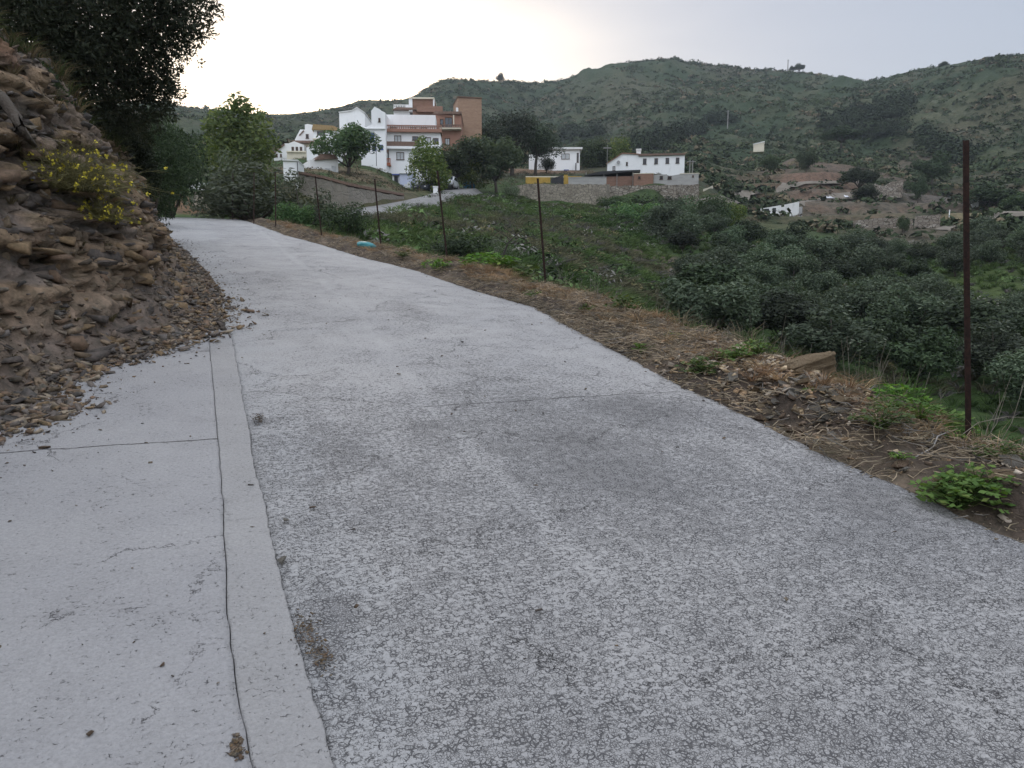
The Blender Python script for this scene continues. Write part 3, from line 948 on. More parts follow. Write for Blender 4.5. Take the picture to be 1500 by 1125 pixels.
for x, y in pts:
    q = g.random()
    h = g.uniform(2.2, 3.5); wd = h * g.uniform(1.0, 1.3)
    near = math.hypot(x, y) < 66
    if q < .82:
        plant_tree('olive_tree', 'grey green olive tree with rounded crown in the crowded grove across the ravine', 'tree', (x, y, tz(x, y) - .1), h, wd, 'olive', M_OLIVE,
                   'olive trees in the grove', n=7000, variants=5)
    else:
        plant_tree('carob_tree', 'darker green tree scattered among the grey olives across the ravine', 'tree', (x, y, tz(x, y) - .1), h, wd, 'round', M_DARK,
                   'dark trees in the grove', n=6000, variants=2)


# ------------------------------------------------------------------ scrub, woods and grass that nobody could count
def scatter_clumps(name, pos, rad, hgt, tint, per, size, mat, g, aspect=.6):
    n = len(pos)
    d = rand_dirs(n * per, g); d[:, 2] = np.abs(d[:, 2])
    q = (1 - .4 * g.random(n * per))[:, None]
    k = np.repeat(np.arange(n), per)
    sc = np.stack([rad, rad, hgt], 1)[k]
    p = pos[k] + d * sc * q
    nr = d * .8 + rand_dirs(n * per, g) * .6 + np.array([0, 0, .3]); nr /= np.linalg.norm(nr, axis=1, keepdims=True)
    s = size * rad[k] * (.6 + .8 * g.random(n * per))
    V, Fq = quads(p, nr, s, s * aspect, g)
    col = np.repeat(tint[k] * (.75 + .5 * g.random((n * per, 1))), 4, 0)
    o = mesh_np(name, V, Fq, mat, attr=col)
    return tag(o, kind='stuff')


M_SCRUB = attrmat('scrub_leaves', bump=0, nscale=1.5)
g = np.random.default_rng(5)
N = 46000
az = g.uniform(-.56, .70, N); r = 112 + (600 - 112) * g.random(N) ** 1.15
x, y = np.sin(az) * r, np.cos(az) * r
dens = .5 + .55 * fbm(x / 26, y / 26, oct=4, seed=200) + .35 * fbm(x / 75 + .5 * fbm(x / 60, y / 60, seed=9), y / 190, oct=3, seed=21, ridged=True) * -1 + .25
vl = np.exp(-((x + 14) / 40) ** 2 - ((y - 95) / 38) ** 2) + np.exp(-((x - 12) / 26) ** 2 - ((y - 112) / 25) ** 2)
keep = (g.random(N) < np.clip((dens - .45) * 2.0 + .36, .04, 1)) & (vl < .35)
for u, v, rad, c, st in PATCH[:15]:
    p, _ = hit(u, v); keep &= ~((np.hypot(x - p.x, y - p.y) < rad * .85) & (g.random(N) < .80))
x, y, r, dens = x[keep], y[keep], r[keep], dens[keep]
rad = (.45 + 1.1 * g.random(len(x)) ** 2.2) * (.8 + .8 * np.clip(dens, 0, 1)) * np.interp(r, [110, 250, 600], [.8, 1.0, 1.35])
t = g.random((len(x), 1)) * .6 + .5 * sstep(-.3, .3, fbm(x / 40, y / 40, seed=205))[:, None]
tint = np.array([.026, .040, .019]) * (1 - t) + np.array([.058, .076, .036]) * t
dry = (g.random((len(x), 1)) < .12); tint = np.where(dry, np.array([.13, .11, .07]), tint)
scatter_clumps('scrub', np.stack([x, y, terrain_z(x, y) - .1], 1), rad, rad * .8, tint, 20, .6, M_SCRUB, g)

# dark woods in the gullies of the far hill
g = np.random.default_rng(6)
pp, rr_ = [], []
for (u0, v0, u1, v1, sp_, n_) in [(1215, 196, 1262, 176, 26, 60), (1262, 178, 1330, 158, 22, 55), (1250, 200, 1330, 196, 14, 26), (930, 222, 1030, 192, 20, 60), (820, 205, 880, 196, 12, 26), (1030, 182, 1080, 178, 8, 10), (1340, 205, 1420, 236, 18, 40)]:
    for i in range(n_):
        t_ = g.random(); u = u0 + (u1 - u0) * t_ + g.normal() * 6; v = v0 + (v1 - v0) * t_ + g.normal() * sp_ * .28
        p, r_ = hit(u, v, 130); pp.append((p.x, p.y, p.z)); rr_.append(g.uniform(2.2, 4.2))
pp = np.array(pp); rr_ = np.array(rr_)
tint = np.array([.024, .034, .018]) * (.8 + .6 * g.random((len(pp), 1)))
scatter_clumps('far_woods', pp + [0, 0, 1.0], rr_, rr_ * 1.25, tint, 170, .26, M_SCRUB, g)


def tussocks(name, pos, L, tint, per, wid, g, mat, lean=None, spread=.6):
    n = len(pos); k = np.repeat(np.arange(n), per); m = n * per
    a = g.random(m) * 2 * PI; sp_ = spread * (.3 + g.random(m))
    d = np.stack([np.cos(a) * sp_, np.sin(a) * sp_, np.ones(m)], 1)
    if lean is not None: d = d + lean[k] * g.random((m, 1)) * 1.4
    d /= np.linalg.norm(d, axis=1, keepdims=True)
    ln = (L[k] * (.55 + .6 * g.random(m)))[:, None]
    b0 = pos[k] + np.stack([np.cos(a), np.sin(a), 0 * a], 1) * (L[k] * .16)[:, None] * g.random((m, 1))
    side = np.cross(d, rand_dirs(m, g)); side /= np.linalg.norm(side, axis=1, keepdims=True) + 1e-9
    side *= (np.broadcast_to(wid, n)[k] if np.ndim(wid) else np.full(m, wid))[:, None]
    out = d * np.array([1, 1, 0]); 
    p1 = b0 + d * ln * .55; p2 = b0 + d * ln * .9 + out * ln * .5 - np.array([0, 0, 1]) * ln * .12
    V = np.stack([b0 - side, b0 + side, p1 + side * .8, p1 - side * .8, p2], 1).reshape(-1, 3)
    o5 = np.arange(m) * 5
    Fq = np.stack([o5, o5 + 1, o5 + 2, o5 + 3], 1); Ft = np.stack([o5 + 3, o5 + 2, o5 + 4], 1)
    col = np.repeat(tint[k] * (.7 + .6 * g.random((m, 1))), 5, 0)
    return tag(mesh_np(name, V, [Fq, Ft], mat, attr=col), kind='stuff')


M_GRASS = attrmat('grass_blades', bump=0, nscale=2.0, trans=.25)
g = np.random.default_rng(8)
N = 12000
az = g.uniform(-.26, .64, N); r = np.sqrt(g.uniform(23.0**2, 104.0**2, N))
lim = np.interp(az, [-.26, -.16, -.1, -.02, .2, .3, .64], [40, 50, 74, 88, 100, 104, 104])
ok_ = (r < lim) & ((az < .20) | (g.random(N) < .45))
x, y, r = np.sin(az[ok_]) * r[ok_], np.cos(az[ok_]) * r[ok_], r[ok_]
z = terrain_z(x, y)
e = .8
gx = (terrain_z(x + e, y) - z) / e; gy = (terrain_z(x, y + e) - z) / e
lean = -np.stack([gx, gy, 0 * gx], 1) * 1.2
f = sstep(-.25, .3, fbm(x / 7, y / 7, oct=4, seed=210))[:, None]; f2 = sstep(.12, .4, fbm(x / 9 + 40, y / 9, oct=3, seed=211))[:, None]
tint = np.array([.055, .095, .030]) * (1 - f) + np.array([.105, .155, .052]) * f
tint = tint * (1 - f2 * .75) + np.array([.145, .128, .088]) * f2 * .75
purple = (g.random((len(x), 1)) < .10); tint = np.where(purple, np.array([.135, .125, .120]), tint)
tussocks('grass', np.stack([x, y, z - .05], 1), .35 + .55 * g.random(len(x)), tint, 30, .014 + .00022 * r, g, M_GRASS, lean, .8)

# low bushes and cushions covering the near slope
g = np.random.default_rng(9)
N = 6200
az = g.uniform(-.30, .64, N); r = np.sqrt(g.uniform(25.0**2, 108.0**2, N))
lim = np.interp(az, [-.30, -.16, -.1, -.02, .2, .3, .64], [46, 52, 75, 90, 104, 106, 108])
ok_ = (r < lim) & ((az < .18) | (g.random(N) < np.where(r > 82, .95, .45))) & ~((az < -.13) & (r > 44))
x, y, r = np.sin(az[ok_]) * r[ok_], np.cos(az[ok_]) * r[ok_], r[ok_]
f = fbm(x / 8, y / 8, oct=4, seed=220); kp = g.random(len(x)) < np.clip(.55 + 1.1 * f, .1, 1); x, y, r, f = x[kp], y[kp], r[kp], f[kp]
q = g.random((len(x), 1)); sh = sstep(-.3, .4, fbm(x / 12, y / 12, oct=3, seed=221))[:, None]
tint = (np.array([.050, .088, .030]) * (1 - sh) + np.array([.095, .150, .055]) * sh) * (.8 + .5 * g.random((len(x), 1)))
tint = np.where(q < .16, np.array([.17, .165, .15]), tint); tint = np.where((q > .16) & (q < .26), np.array([.135, .125, .06]), tint); tint = np.where(q > .90, np.array([.030, .044, .022]), tint)
rad = .26 + .75 * g.random(len(x)) ** 2.2
scatter_clumps('low_bushes', np.stack([x, y, terrain_z(x, y) - .05], 1), rad, rad * .8, tint, 64, .30, M_SCRUB, g, .4)
# rough dry growth between the village houses
N = 4200
az = g.uniform(-.33, .26, N); r = g.uniform(60, 132, N); x, y = np.sin(az) * r, np.cos(az) * r
lim = np.interp(az, [-.33, -.25, -.15, -.05, .0, .26], [61, 61, 70, 92, 98, 104]); ok_ = r > lim; x, y = x[ok_], y[ok_]
q = g.random((len(x), 1)); tint = np.where(q < .55, np.array([.13, .105, .07]), np.array([.055, .07, .035])) * (.7 + .6 * g.random((len(x), 1)))
rad = .2 + .45 * g.random(len(x)) ** 2
scatter_clumps('dry_growth', np.stack([x, y, terrain_z(x, y) - .05], 1), rad, rad * .6, tint, 30, .4, M_SCRUB, g, .35)


def ribbon(name, pts, wd, mat, lift=.12, r0=100):
    cl = [hit(u, v, r0)[0] for u, v in pts]; fine = []
    for a, b_ in zip(cl, cl[1:]):
        for k in range(14): fine.append(a.lerp(b_, k / 14))
    fine.append(cl[-1]); vs = []
    for i, p in enumerate(fine):
        d = fine[min(i + 1, len(fine) - 1)] - fine[max(i - 1, 0)]; d.z = 0; d.normalize(); n_ = Vector((d.y, -d.x, 0))
        for k in range(5):
            q = p + n_ * (k / 4 - .5) * wd; vs.append((q.x, q.y, max(tz(q.x, q.y), tz(p.x, p.y) - .2) + lift - (.5 if k in (0, 4) else 0)))
    return tag(MB().add(vs, [(i * 5 + k, i * 5 + k + 1, i * 5 + k + 6, i * 5 + k + 5) for i in range(len(fine) - 1) for k in range(4)]).build(name, mat, smooth=True), kind='structure')


M_DUST = simple('dusty_track', (.20, .175, .145), (.15, .13, .105), .8, .95, .3, 6)
ribbon('hill_track', [(1032, 300), (1088, 283), (1150, 271), (1215, 266), (1252, 262)], 3.0, M_DUST)
ribbon('hill_track', [(1168, 299), (1205, 293), (1250, 288), (1290, 292)], 2.6, M_DUST)
ribbon('hill_track', [(1378, 338), (1430, 324), (1500, 313), (1580, 306)], 3.2, M_DUST)
# ------------------------------------------------------------------ village
def stucco(name, c, dirt=.25):
    b = NB(name); co = b.coords()
    n_ = b.noise(b.n('Mapping', {0: co, 3: (1.2, 1.2, .35)}).outputs[0], 1.1, 6, .7)
    col = b.mix(b.math('MULTIPLY', b.rng(n_, .5, .78), dirt), c, tuple(x * .55 for x in c))
    return b.end(b.pbr(col, .9, b.bump(b.noise(co, 7, 4), .3, .03), .2))


def brickmat(name, c1, c2, mort, sc=4.0):
    b = NB(name); co = b.coords()
    s_ = b.n('SeparateXYZ', {0: co})
    v = b.n('CombineXYZ', {0: b.math('ADD', s_.outputs[0], s_.outputs[1]), 1: s_.outputs[2], 2: 0.0}).outputs[0]
    br = b.n('TexBrick', {'Vector': v, 'Color1': (*c1, 1), 'Color2': (*c2, 1), 'Mortar': (*mort, 1), 'Scale': sc, 'Mortar Size': .012, 'Brick Width': 1.0, 'Row Height': .40})
    band = b.noise(b.n('Mapping', {0: co, 3: (.15, .15, 2.2)}).outputs[0], 1.6, 4, .7)
    col = b.mix(b.rng(band, .35, .7, 0, .5), br.outputs[0], tuple(x * .6 for x in c1))
    return b.end(b.pbr(col, .9, b.bump(br.outputs[1], -.4, .02), .2))


def rubble(name, c1, c2, mort, sc=2.4):
    b = NB(name); co = b.coords()
    dv = b.n('VectorMath', {0: co, 1: b.n('VectorMath', {0: b.n('TexNoise', {'Vector': co, 'Scale': 2.5}).outputs[1], 1: (.25, .25, .25)}, operation='MULTIPLY').outputs[0]}).outputs[0]
    dv = b.n('Mapping', {0: dv, 3: (1, 1, 1.5)}).outputs[0]
    ed = b.n('TexVoronoi', {'Vector': dv, 'Scale': sc}, feature='DISTANCE_TO_EDGE').outputs['Distance']
    vc = b.n('TexVoronoi', {'Vector': dv, 'Scale': sc}).outputs['Color']
    k = b.n('SeparateColor', {0: vc}).outputs[0]
    col = b.mix(k, c1, c2)
    col = b.mix(b.rng(b.noise(co, .6, 4), .4, .7, 0, .5), col, tuple(x * .65 for x in c1))
    f = b.rng(ed, .02, .09)
    col = b.mix(f, mort, col)
    return b.end(b.pbr(col, .95, b.bump(b.math('ADD', f, b.math('MULTIPLY', b.noise(co, 12, 4), .4)), .8, .08), .15))


def tiles(name, c1, c2):
    b = NB(name); co = b.coords()
    w_ = b.n('TexWave', {'Vector': co, 'Scale': 1.6, 'Distortion': .6, 'Detail': 2.0}, bands_direction='X').outputs[1]
    col = b.mix(b.noise(co, 2.5, 5, .7), c1, c2)
    return b.end(b.pbr(col, .9, b.bump(w_, .8, .05), .2))


M_WHITE = stucco('white_stucco', (.86, .86, .86)); M_WHITE2 = stucco('worn_white_stucco', (.74, .74, .73), .5)
M_LILAC = stucco('lilac_stucco', (.56, .60, .74), .2); M_CREAM = stucco('cream_stucco', (.66, .60, .48), .4); M_PINK = stucco('terracotta_stucco', (.34, .19, .14), .4)
M_GREYW = stucco('grey_render', (.36, .355, .35), .6)
M_BRICK = brickmat('orange_brick', (.40, .265, .185), (.33, .21, .145), (.36, .28, .22)); M_BRICK2 = brickmat('red_brick', (.29, .17, .125), (.24, .14, .10), (.28, .22, .18))
M_BRICKD = brickmat('dark_brick', (.20, .13, .10), (.17, .11, .085), (.2, .17, .15)); M_BLOCK = brickmat('concrete_block', (.42, .41, .39), (.36, .355, .34), (.30, .30, .29), 2.2)  # darker brick for the tower coping and back walls
M_TILE = tiles('clay_tiles', (.30, .17, .11), (.22, .13, .09)); M_OCHTILE = tiles('ochre_tiles', (.38, .27, .13), (.28, .19, .10)); M_TERRA = simple('terracotta', (.36, .13, .07), (.28, .10, .06), 3)
M_BROWNTILE = tiles('weathered_tiles', (.24, .16, .125), (.17, .115, .09))
M_GLASS = simple('dark_glass', (.035, .042, .055), (.05, .06, .08), 2, .15, spec=.6); M_FRAMEW = simple('white_frame', (.75, .75, .75)); M_FRAMEB = simple('brown_frame', (.10, .06, .04))
M_BLIND = simple('pale_blind', (.55, .57, .58), (.45, .47, .48)); M_BLUE = simple('blue_paint', (.05, .09, .36), (.04, .07, .26), 3, .5); M_DARKM = simple('dark_metal', (.03, .03, .033), None, 4, .5)
M_STONEA = rubble('grey_rubble', (.30, .265, .215), (.42, .37, .30), (.18, .16, .13), 2.3); M_STONEB = rubble('mixed_rubble', (.24, .20, .16), (.42, .38, .33), (.10, .085, .07), 1.9)
M_RETAIN = rubble('mortared_stone', (.27, .245, .21), (.34, .31, .265), (.28, .26, .225), 2.0); M_YELLOW = simple('yellow_panel', (.46, .30, .07), (.36, .23, .05), 2)
M_RUST = simple('rusty_steel', (.024, .014, .012), (.048, .024, .018), 40, .8, .5, 160, spec=.3, bdist=.002)
M_POLE = simple('weathered_pole', (.30, .29, .28), (.22, .21, .2), 5)


class Bld:
    def __init__(s, name, label, cat, u, v, r, yaw=0.0, group=None):
        p = P(u, v, r); az = math.atan2(p.x, p.y)
        s.u, s.v, s.m = u, v, mpp(u, v, r)
        s.o = empty(name, p, -az + R(yaw), label, cat, group)

    def X(s, u): return (u - s.u) * s.m
    def Z(s, v): return (s.v - v) * s.m

    def box(s, part, u0, u1, v0, v1, y0, y1, mat, parent=None, bevel=0.0, label=None):
        g = MB(); g.box(s.X(u0), s.X(u1), y0, y1, s.Z(v1), s.Z(v0))
        o = g.build(part, mat, parent or s.o, bevel=bevel)
        if label: o['label'] = label
        return o

    def prism(s, part, poly, y0, y1, mat, parent=None):
        g = MB(); pl = [(s.X(u), s.Z(v)) for u, v in poly]
        if sum(a[0] * b[1] - b[0] * a[1] for a, b in zip(pl, pl[1:] + pl[:1])) < 0: pl = pl[::-1]
        g.prism(pl, y0, y1)
        return g.build(part, mat, parent or s.o)

    def win(s, u0, u1, v0, v1, y=0.0, frame=None, pane=None, part='window', fw=.07, bars=1):
        frame = frame or M_FRAMEB; pane = pane or M_GLASS
        a, b, c, d = s.X(u0), s.X(u1), s.Z(v1), s.Z(v0); g = MB()
        g.box(a, b, y - .07, y + .01, d - fw, d); g.box(a - .04, b + .04, y - .09, y + .01, c, c + fw)
        g.box(a, a + fw, y - .06, y + .01, c + fw, d - fw); g.box(b - fw, b, y - .06, y + .01, c + fw, d - fw)
        if bars:
            g.box((a + b) / 2 - fw * .35, (a + b) / 2 + fw * .35, y - .05, y + .01, c + fw, d - fw)
        f = g.build(part, frame, s.o)
        h = MB(); h.box(a + fw, b - fw, y - .025, y + .005, c + fw, d - fw); h.build('pane', pane, f)
        return f

    def balus(s, part, u0, u1, v0, v1, y, mat, n=12, parent=None):
        a, b, c, d = s.X(u0), s.X(u1), s.Z(v1), s.Z(v0); g = MB(); t = (d - c)
        g.box(a, b, y - .08, y + .08, d - t * .18, d); g.box(a, b, y - .08, y + .08, c, c + t * .2)
        for i in range(n + 1):
            x = a + .06 + (b - a - .12) * i / n
            g.box(x - .05, x + .05, y - .05, y + .05, c + t * .2, d - t * .18)
        return g.build(part, mat, parent or s.o)


# tall stepped white house
B = Bld('stepped_house', 'tall stepped white house with brick balustrade terraces, largest in the village', 'house', 606, 281, 93, -4)
B.box('wall', 571, 646, 214, 296, 0, 8, M_WHITE); B.box('wall', 566, 646, 196.5, 214, .25, 8.2, M_WHITE)
B.box('upper_wall', 561, 638, 166, 197, 2.4, 9, M_WHITE); B.box('ledge', 560, 639, 182, 184, 2.25, 2.45, M_GREYW)
B.box('terrace_slab', 564, 648, 193.6, 196.6, -.25, 2.4, M_PINK); B.balus('balustrade', 564, 648, 187, 193.6, -.12, M_PINK, 26)
B.box('terrace_slab', 569, 648, 217.5, 221, -.55, .25, M_WHITE); B.box('parapet', 569, 615, 211, 217.5, -.55, -.35, M_BROWNTILE)
for a, b_, c, d in ((600, 609, 183.6, 190), (615.5, 625, 184, 190), (570, 580, 184.5, 190)): B.win(a, b_, c, d, 2.4, pane=M_BLIND)
for a, b_, c, d, pm in ((579, 589, 201, 212, M_BLIND), (605, 614, 202, 208, M_GLASS), (623, 632, 203, 213, M_BLIND), (635, 643, 204, 213, M_GLASS)): B.win(a, b_, c, d, .25, pane=pm)
B.win(582, 593, 225, 236, 0, pane=M_BLIND)
B.box('wall', 550, 571, 245, 284, -.6, 6, M_WHITE, label='low white annex wall'); B.box('terrace_slab', 549, 574, 243, 245.5, -.8, 6, M_TERRA)
B.balus('balustrade', 549.5, 574, 235, 243, -.7, M_TERRA, 8); B.prism('porch_roof', [(549, 232), (551, 230), (571, 223), (571, 226)], -.8, 3, M_BROWNTILE)
B.box('porch_post', 550, 551.3, 231, 235, -.7, -.55, M_TERRA)
B = Bld('garage', 'pale lilac garage with dark doorway at the foot of the stepped white house', 'garage', 597, 284, 87, -3)
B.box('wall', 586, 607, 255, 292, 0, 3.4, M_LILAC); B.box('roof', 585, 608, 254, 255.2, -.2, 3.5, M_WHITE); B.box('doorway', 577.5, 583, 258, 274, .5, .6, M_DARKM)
B.box('side_wall', 575, 586, 256.5, 284, .6, 3.2, M_WHITE); B.box('lintel', 574.6, 586, 255.2, 256.6, .3, 3.2, M_BLUE)
# stairs / rail by the garage
g = MB()
for i in range(6): g.box(-1.6 + i * .32, -1.28 + i * .32, -.6, .5, -.6, .1 + i * .22)
st = g.build('step', M_WHITE2, B.o); st['kind'] = 'stuff'

B = Bld('blue_shutter_house', 'white house with bright blue shutters and doors behind the broad tree', 'house', 549, 258, 92, -8)
B.prism('wall', [(530, 268), (530, 192), (546, 185), (546, 166), (551, 160), (559, 164), (561, 166), (566, 168), (566, 268)], 0, 7, M_WHITE)
B.box('ledge', 531, 566, 190.5, 192, -.2, .02, M_WHITE2); B.win(543, 549.5, 197, 210, 0, M_BLUE, M_BLUE, 'shutter'); B.win(547, 552, 214, 222, 0, M_BLUE, M_GLASS); B.win(556, 562, 213.5, 221, 0, M_BLUE, M_BLUE, 'shutter')
B.win(537, 541, 216, 222, 0, M_BLUE, M_GLASS); B.win(556, 559, 176, 182, 0, M_FRAMEB, M_GLASS); B.box('lamp_post', 553.5, 554.2, 205, 246, -1.2, -1.1, M_DARKM)
B = Bld('gabled_house', 'plain white gabled house rising above the broad tree crown', 'house', 516, 240, 104, -10)
B.prism('wall', [(499, 258), (499, 168), (518, 165.5), (525, 161), (533, 167), (536, 169), (536, 258)], 0, 7, M_WHITE); B.win(525.5, 529, 186, 191, 0)
B.prism('roof', [(498.6, 168.2), (498.6, 167), (518, 164.4), (525, 160), (537, 168), (537, 169.2), (525, 161.2), (518, 165.6)], -.15, 7.1, M_WHITE2)
# brick and terracotta houses behind
B = Bld('brick_penthouse', 'red brick roof house with white corner posts above the stepped white house', 'house', 618, 200, 104, -5)
B.box('wall', 605, 636, 147.5, 200, 0, 6, M_BRICK2); B.box('cornice', 600, 637, 145.5, 147.5, -.3, 6.2, M_CREAM); B.box('corner_post', 600, 605, 147.5, 165, -.2, 5, M_WHITE); B.box('corner_post', 635, 637, 147.5, 164, -.12, .3, M_WHITE)
B.box('terrace_wall', 577, 600.5, 159, 200, .4, 5, M_WHITE); B.balus('balustrade', 577, 600, 154, 159, .5, M_WHITE, 9); B.box('chimney', 592, 597, 151.5, 159, 2, 2.8, M_WHITE)
B.prism('roof', [(576, 163), (583, 159.6), (612, 160.5), (614, 163)], -.4, .4, M_BROWNTILE); B.box('brick_parapet', 612, 649, 158.5, 166.5, -.6, 0, M_BRICK2)
B = Bld('terracotta_house', 'terracotta rendered house with arched balcony left of the brick tower', 'house', 657, 215, 99, -3)
B.box('wall', 637, 676, 169, 232, 0, 7, M_PINK); B.box('cornice', 636, 676.5, 166, 169.4, -.35, 7.2, M_BROWNTILE); B.box('balcony_slab', 645, 676, 190, 191.6, -.9, 0, M_CREAM)
B.balus('balustrade', 645.5, 675.5, 185.5, 190, -.8, M_BROWNTILE, 12); B.box('column', 664.5, 666, 172, 190, -.75, -.55, M_CREAM)
B.win(652, 663, 173.5, 189, 0, M_FRAMEB, M_GLASS); B.win(645, 650, 176, 190, 0, M_FRAMEB, M_GLASS, 'door', bars=0); B.win(652, 659, 203, 213, 0, M_FRAMEB, M_BLIND)
for u in (651, 659, 665): B.box('washing_pole', u, u + .5, 158, 166, 2, 2.06, M_POLE)
B.box('roof_tank', 668, 671, 157, 166, 1, 1.8, M_WHITE)
B = Bld('brick_tower', 'plain orange brick tower house, tallest of the village', 'house', 688, 215, 106, 8)
B.box('wall', 671, 706, 146, 232, 0, 5, M_BRICK); B.box('coping', 670.3, 706.6, 144.8, 146.2, -.12, 5.1, M_BRICKD)
B.box('chimney_cap', 695, 697.5, 142.5, 144.8, 1, 1.3, M_WHITE); B.box('chimney_cap', 674, 676, 143, 144.8, 1, 1.3, M_WHITE)

# left cluster
B = Bld('gable_cottage', 'white cottage with steep gable at the upper left of the village', 'house', 448, 226, 98, -12)
B.prism('wall', [(433, 246), (433, 205), (441, 191), (448, 191), (448, 184), (452, 183), (463, 185), (464, 246)], 0, 6, M_WHITE); B.win(449, 453, 197.5, 204, 0)
B.prism('roof', [(439, 199.3), (446, 192), (447, 193.2), (440.4, 200)], -.12, 0, M_BROWNTILE); B.box('terrace_slab', 433, 476, 210, 213, -1.6, 0, M_BROWNTILE); B.box('porch_wall', 434, 470, 213, 244, -1.0, 0, M_CREAM)
for u in (438, 447): B.win(u, u + 5, 217, 224, -1.0, M_FRAMEB, M_GLASS)
B = Bld('ochre_roof_house', 'white house under an ochre tiled roof beside the gable cottage', 'house', 477, 228, 95, -6)
B.box('wall', 461, 497, 192, 246, 0, 6, M_WHITE); B.prism('roof', [(459, 192.5), (461, 185), (490, 186.5), (498, 190), (498, 192.5)], -.45, 6.2, M_OCHTILE)
B.win(466, 477, 194, 200, 0, M_FRAMEB, M_GLASS); B.box('balcony', 461, 476, 202, 206, -.9, 0, M_WHITE); B.box('balcony_slab', 460.5, 476.5, 206, 207.4, -1.0, 0, M_CREAM); B.box('aerial', 466, 466.4, 180, 186, 2, 2.06, M_POLE)
B = Bld('low_white_house', 'low white house with shed roof below the ochre roofed house', 'house', 470, 240, 89, -10)
B.prism('wall', [(450, 256), (450, 217), (463, 214), (480, 211), (484, 219), (492, 222), (492, 256)], 0, 5, M_WHITE); B.win(468, 472, 222, 225, 0); B.win(478.5, 481, 220, 223, 0)
B = Bld('garage', 'white garage under a brown tiled roof beside the retaining wall', 'garage', 474, 258, 78, 14)
B.prism('wall', [(455, 262), (455, 236), (474, 233), (496, 231), (496, 262)], 0, 4, M_WHITE2); B.prism('roof', [(461, 236.5), (470, 227.5), (489, 226.5), (496, 231.5)], -.25, 4.1, M_BROWNTILE)
B.win(476, 484, 246, 255, 0, M_FRAMEW, M_BLIND, 'gate'); B.win(486, 493, 242, 251, 0, M_FRAMEW, M_BLIND, 'gate')
B = Bld('terraced_cottages', 'row of low whitewashed cottages stepping down at the left of the village', 'house', 428, 240, 96, -14)
B.prism('wall', [(402, 252), (402, 224), (412, 217), (418, 213), (418, 211), (424, 211), (432, 208), (446, 213), (446, 252)], 0, 6, M_WHITE2)
B.box('terrace_slab', 424, 452, 224, 226, -1.2, 0, M_CREAM); B.box('wall', 424, 452, 226, 246, -1.0, 0, M_CREAM, label='cream lower wall')
for u in (428, 434, 440): B.win(u, u + 3.4, 216, 223, 0, M_FRAMEB, M_GLASS)
for u in (405, 411): B.win(u, u + 2.4, 226, 231, 0, M_FRAMEB, M_GLASS)
B.prism('roof', [(400, 226), (412, 216.4), (418, 212), (418.5, 213.5), (412, 218), (401, 227)], -.2, 6, M_BROWNTILE)
B = Bld('whitewashed_shed', 'blank whitewashed shed at the left end of the retaining wall', 'shed', 427, 266, 66, -10)
B.box('wall', 416, 437, 236.5, 300, 0, 3, M_WHITE); B.box('roof', 415.3, 437.6, 235, 236.6, -.15, 3.1, M_WHITE2); B.box('drainpipe', 436.2, 436.9, 238, 290, -.12, -.02, M_DARKM)
B = Bld('garden_wall', 'short white garden wall in front of the whitewashed shed', 'wall', 440, 284, 60, -8)
B.box('wall', 433, 447, 269, 300, 0, .3, M_WHITE2); B.box('coping', 432.6, 447.4, 268, 269.2, -.06, .36, M_WHITE)
B = Bld('far_white_wall', 'long low white wall glimpsed beyond the road crest', 'wall', 290, 284, 66, 0)
B.box('wall', 268, 308, 268, 310, 0, .3, M_WHITE); B.box('coping', 267, 309, 267, 268.2, -.06, .36, M_WHITE2)
B = Bld('crest_rubble_wall', 'grey rubble wall beyond the crest under the white wall', 'wall', 298, 312, 52, 0)
B.box('wall', 284, 322, 282, 330, 0, .5, M_STONEA)

# white houses on the right
B = Bld('small_white_house', 'small flat roofed white house between the pines and a green tree', 'house', 828, 255, 134, 3)
B.box('wall', 803, 849, 220, 264, 0, 7, M_WHITE); B.box('roof', 803, 852.5, 217.5, 220.3, -.5, 7.2, M_WHITE2); B.win(822, 834, 226, 234, 0, M_FRAMEB, M_BLIND); B.win(844.5, 847.5, 225, 239, 0, M_FRAMEB, M_GLASS)
B.box('side_wall', 775, 803, 224, 264, 2, 7, M_WHITE2); B.box('door', 826, 833, 248.5, 256, -.03, .0, M_BLUE); B.box('lamp', 842.5, 844, 240, 250, -.4, -.3, M_DARKM)
B = Bld('long_white_house', 'long white house with four windows, chimney and sloping gable end', 'house', 958, 262, 124, 0)
pl = 3.2
B.prism('wall', [(889, 262), (889, 238.5), (911.5, 224.5), (935.5, 226.5), (935.5, 262)], .0, 9, M_WHITE)
B.box('wall', 935.5, 1001, 229, 272, -.12, 8.5, M_WHITE); B.prism('roof', [(935, 229.2), (935, 226.4), (1001.6, 227.4), (1001.6, 229.4)], -.45, 8.6, M_BROWNTILE)
B.prism('roof', [(888.2, 239.4), (888.2, 238), (911.5, 223.6), (935.4, 225.6), (935.4, 227), (911.5, 225)], -.2, 9.1, M_TILE)
B.box('chimney', 931.5, 938, 219, 227, 1.0, 1.9, M_WHITE); B.box('chimney_cap', 930.8, 938.7, 217, 219.2, .9, 2.0, M_WHITE2)
for u in (941.5, 958, 974, 988.5): B.win(u, u + 5, 233, 241.5, -.12, M_FRAMEB, M_GLASS)
B.win(897.5, 901.5, 242.5, 249, 0, M_FRAMEB, M_BLIND); B.win(917, 919.6, 237, 242.5, 0, M_FRAMEB, M_GLASS, bars=0)
g = MB(); g.tube([(B.X(906), -.35, B.Z(237.5)), (B.X(906), -.28, B.Z(237.5))], .28, 14); g.build('satellite_dish', M_GREYW, B.o)
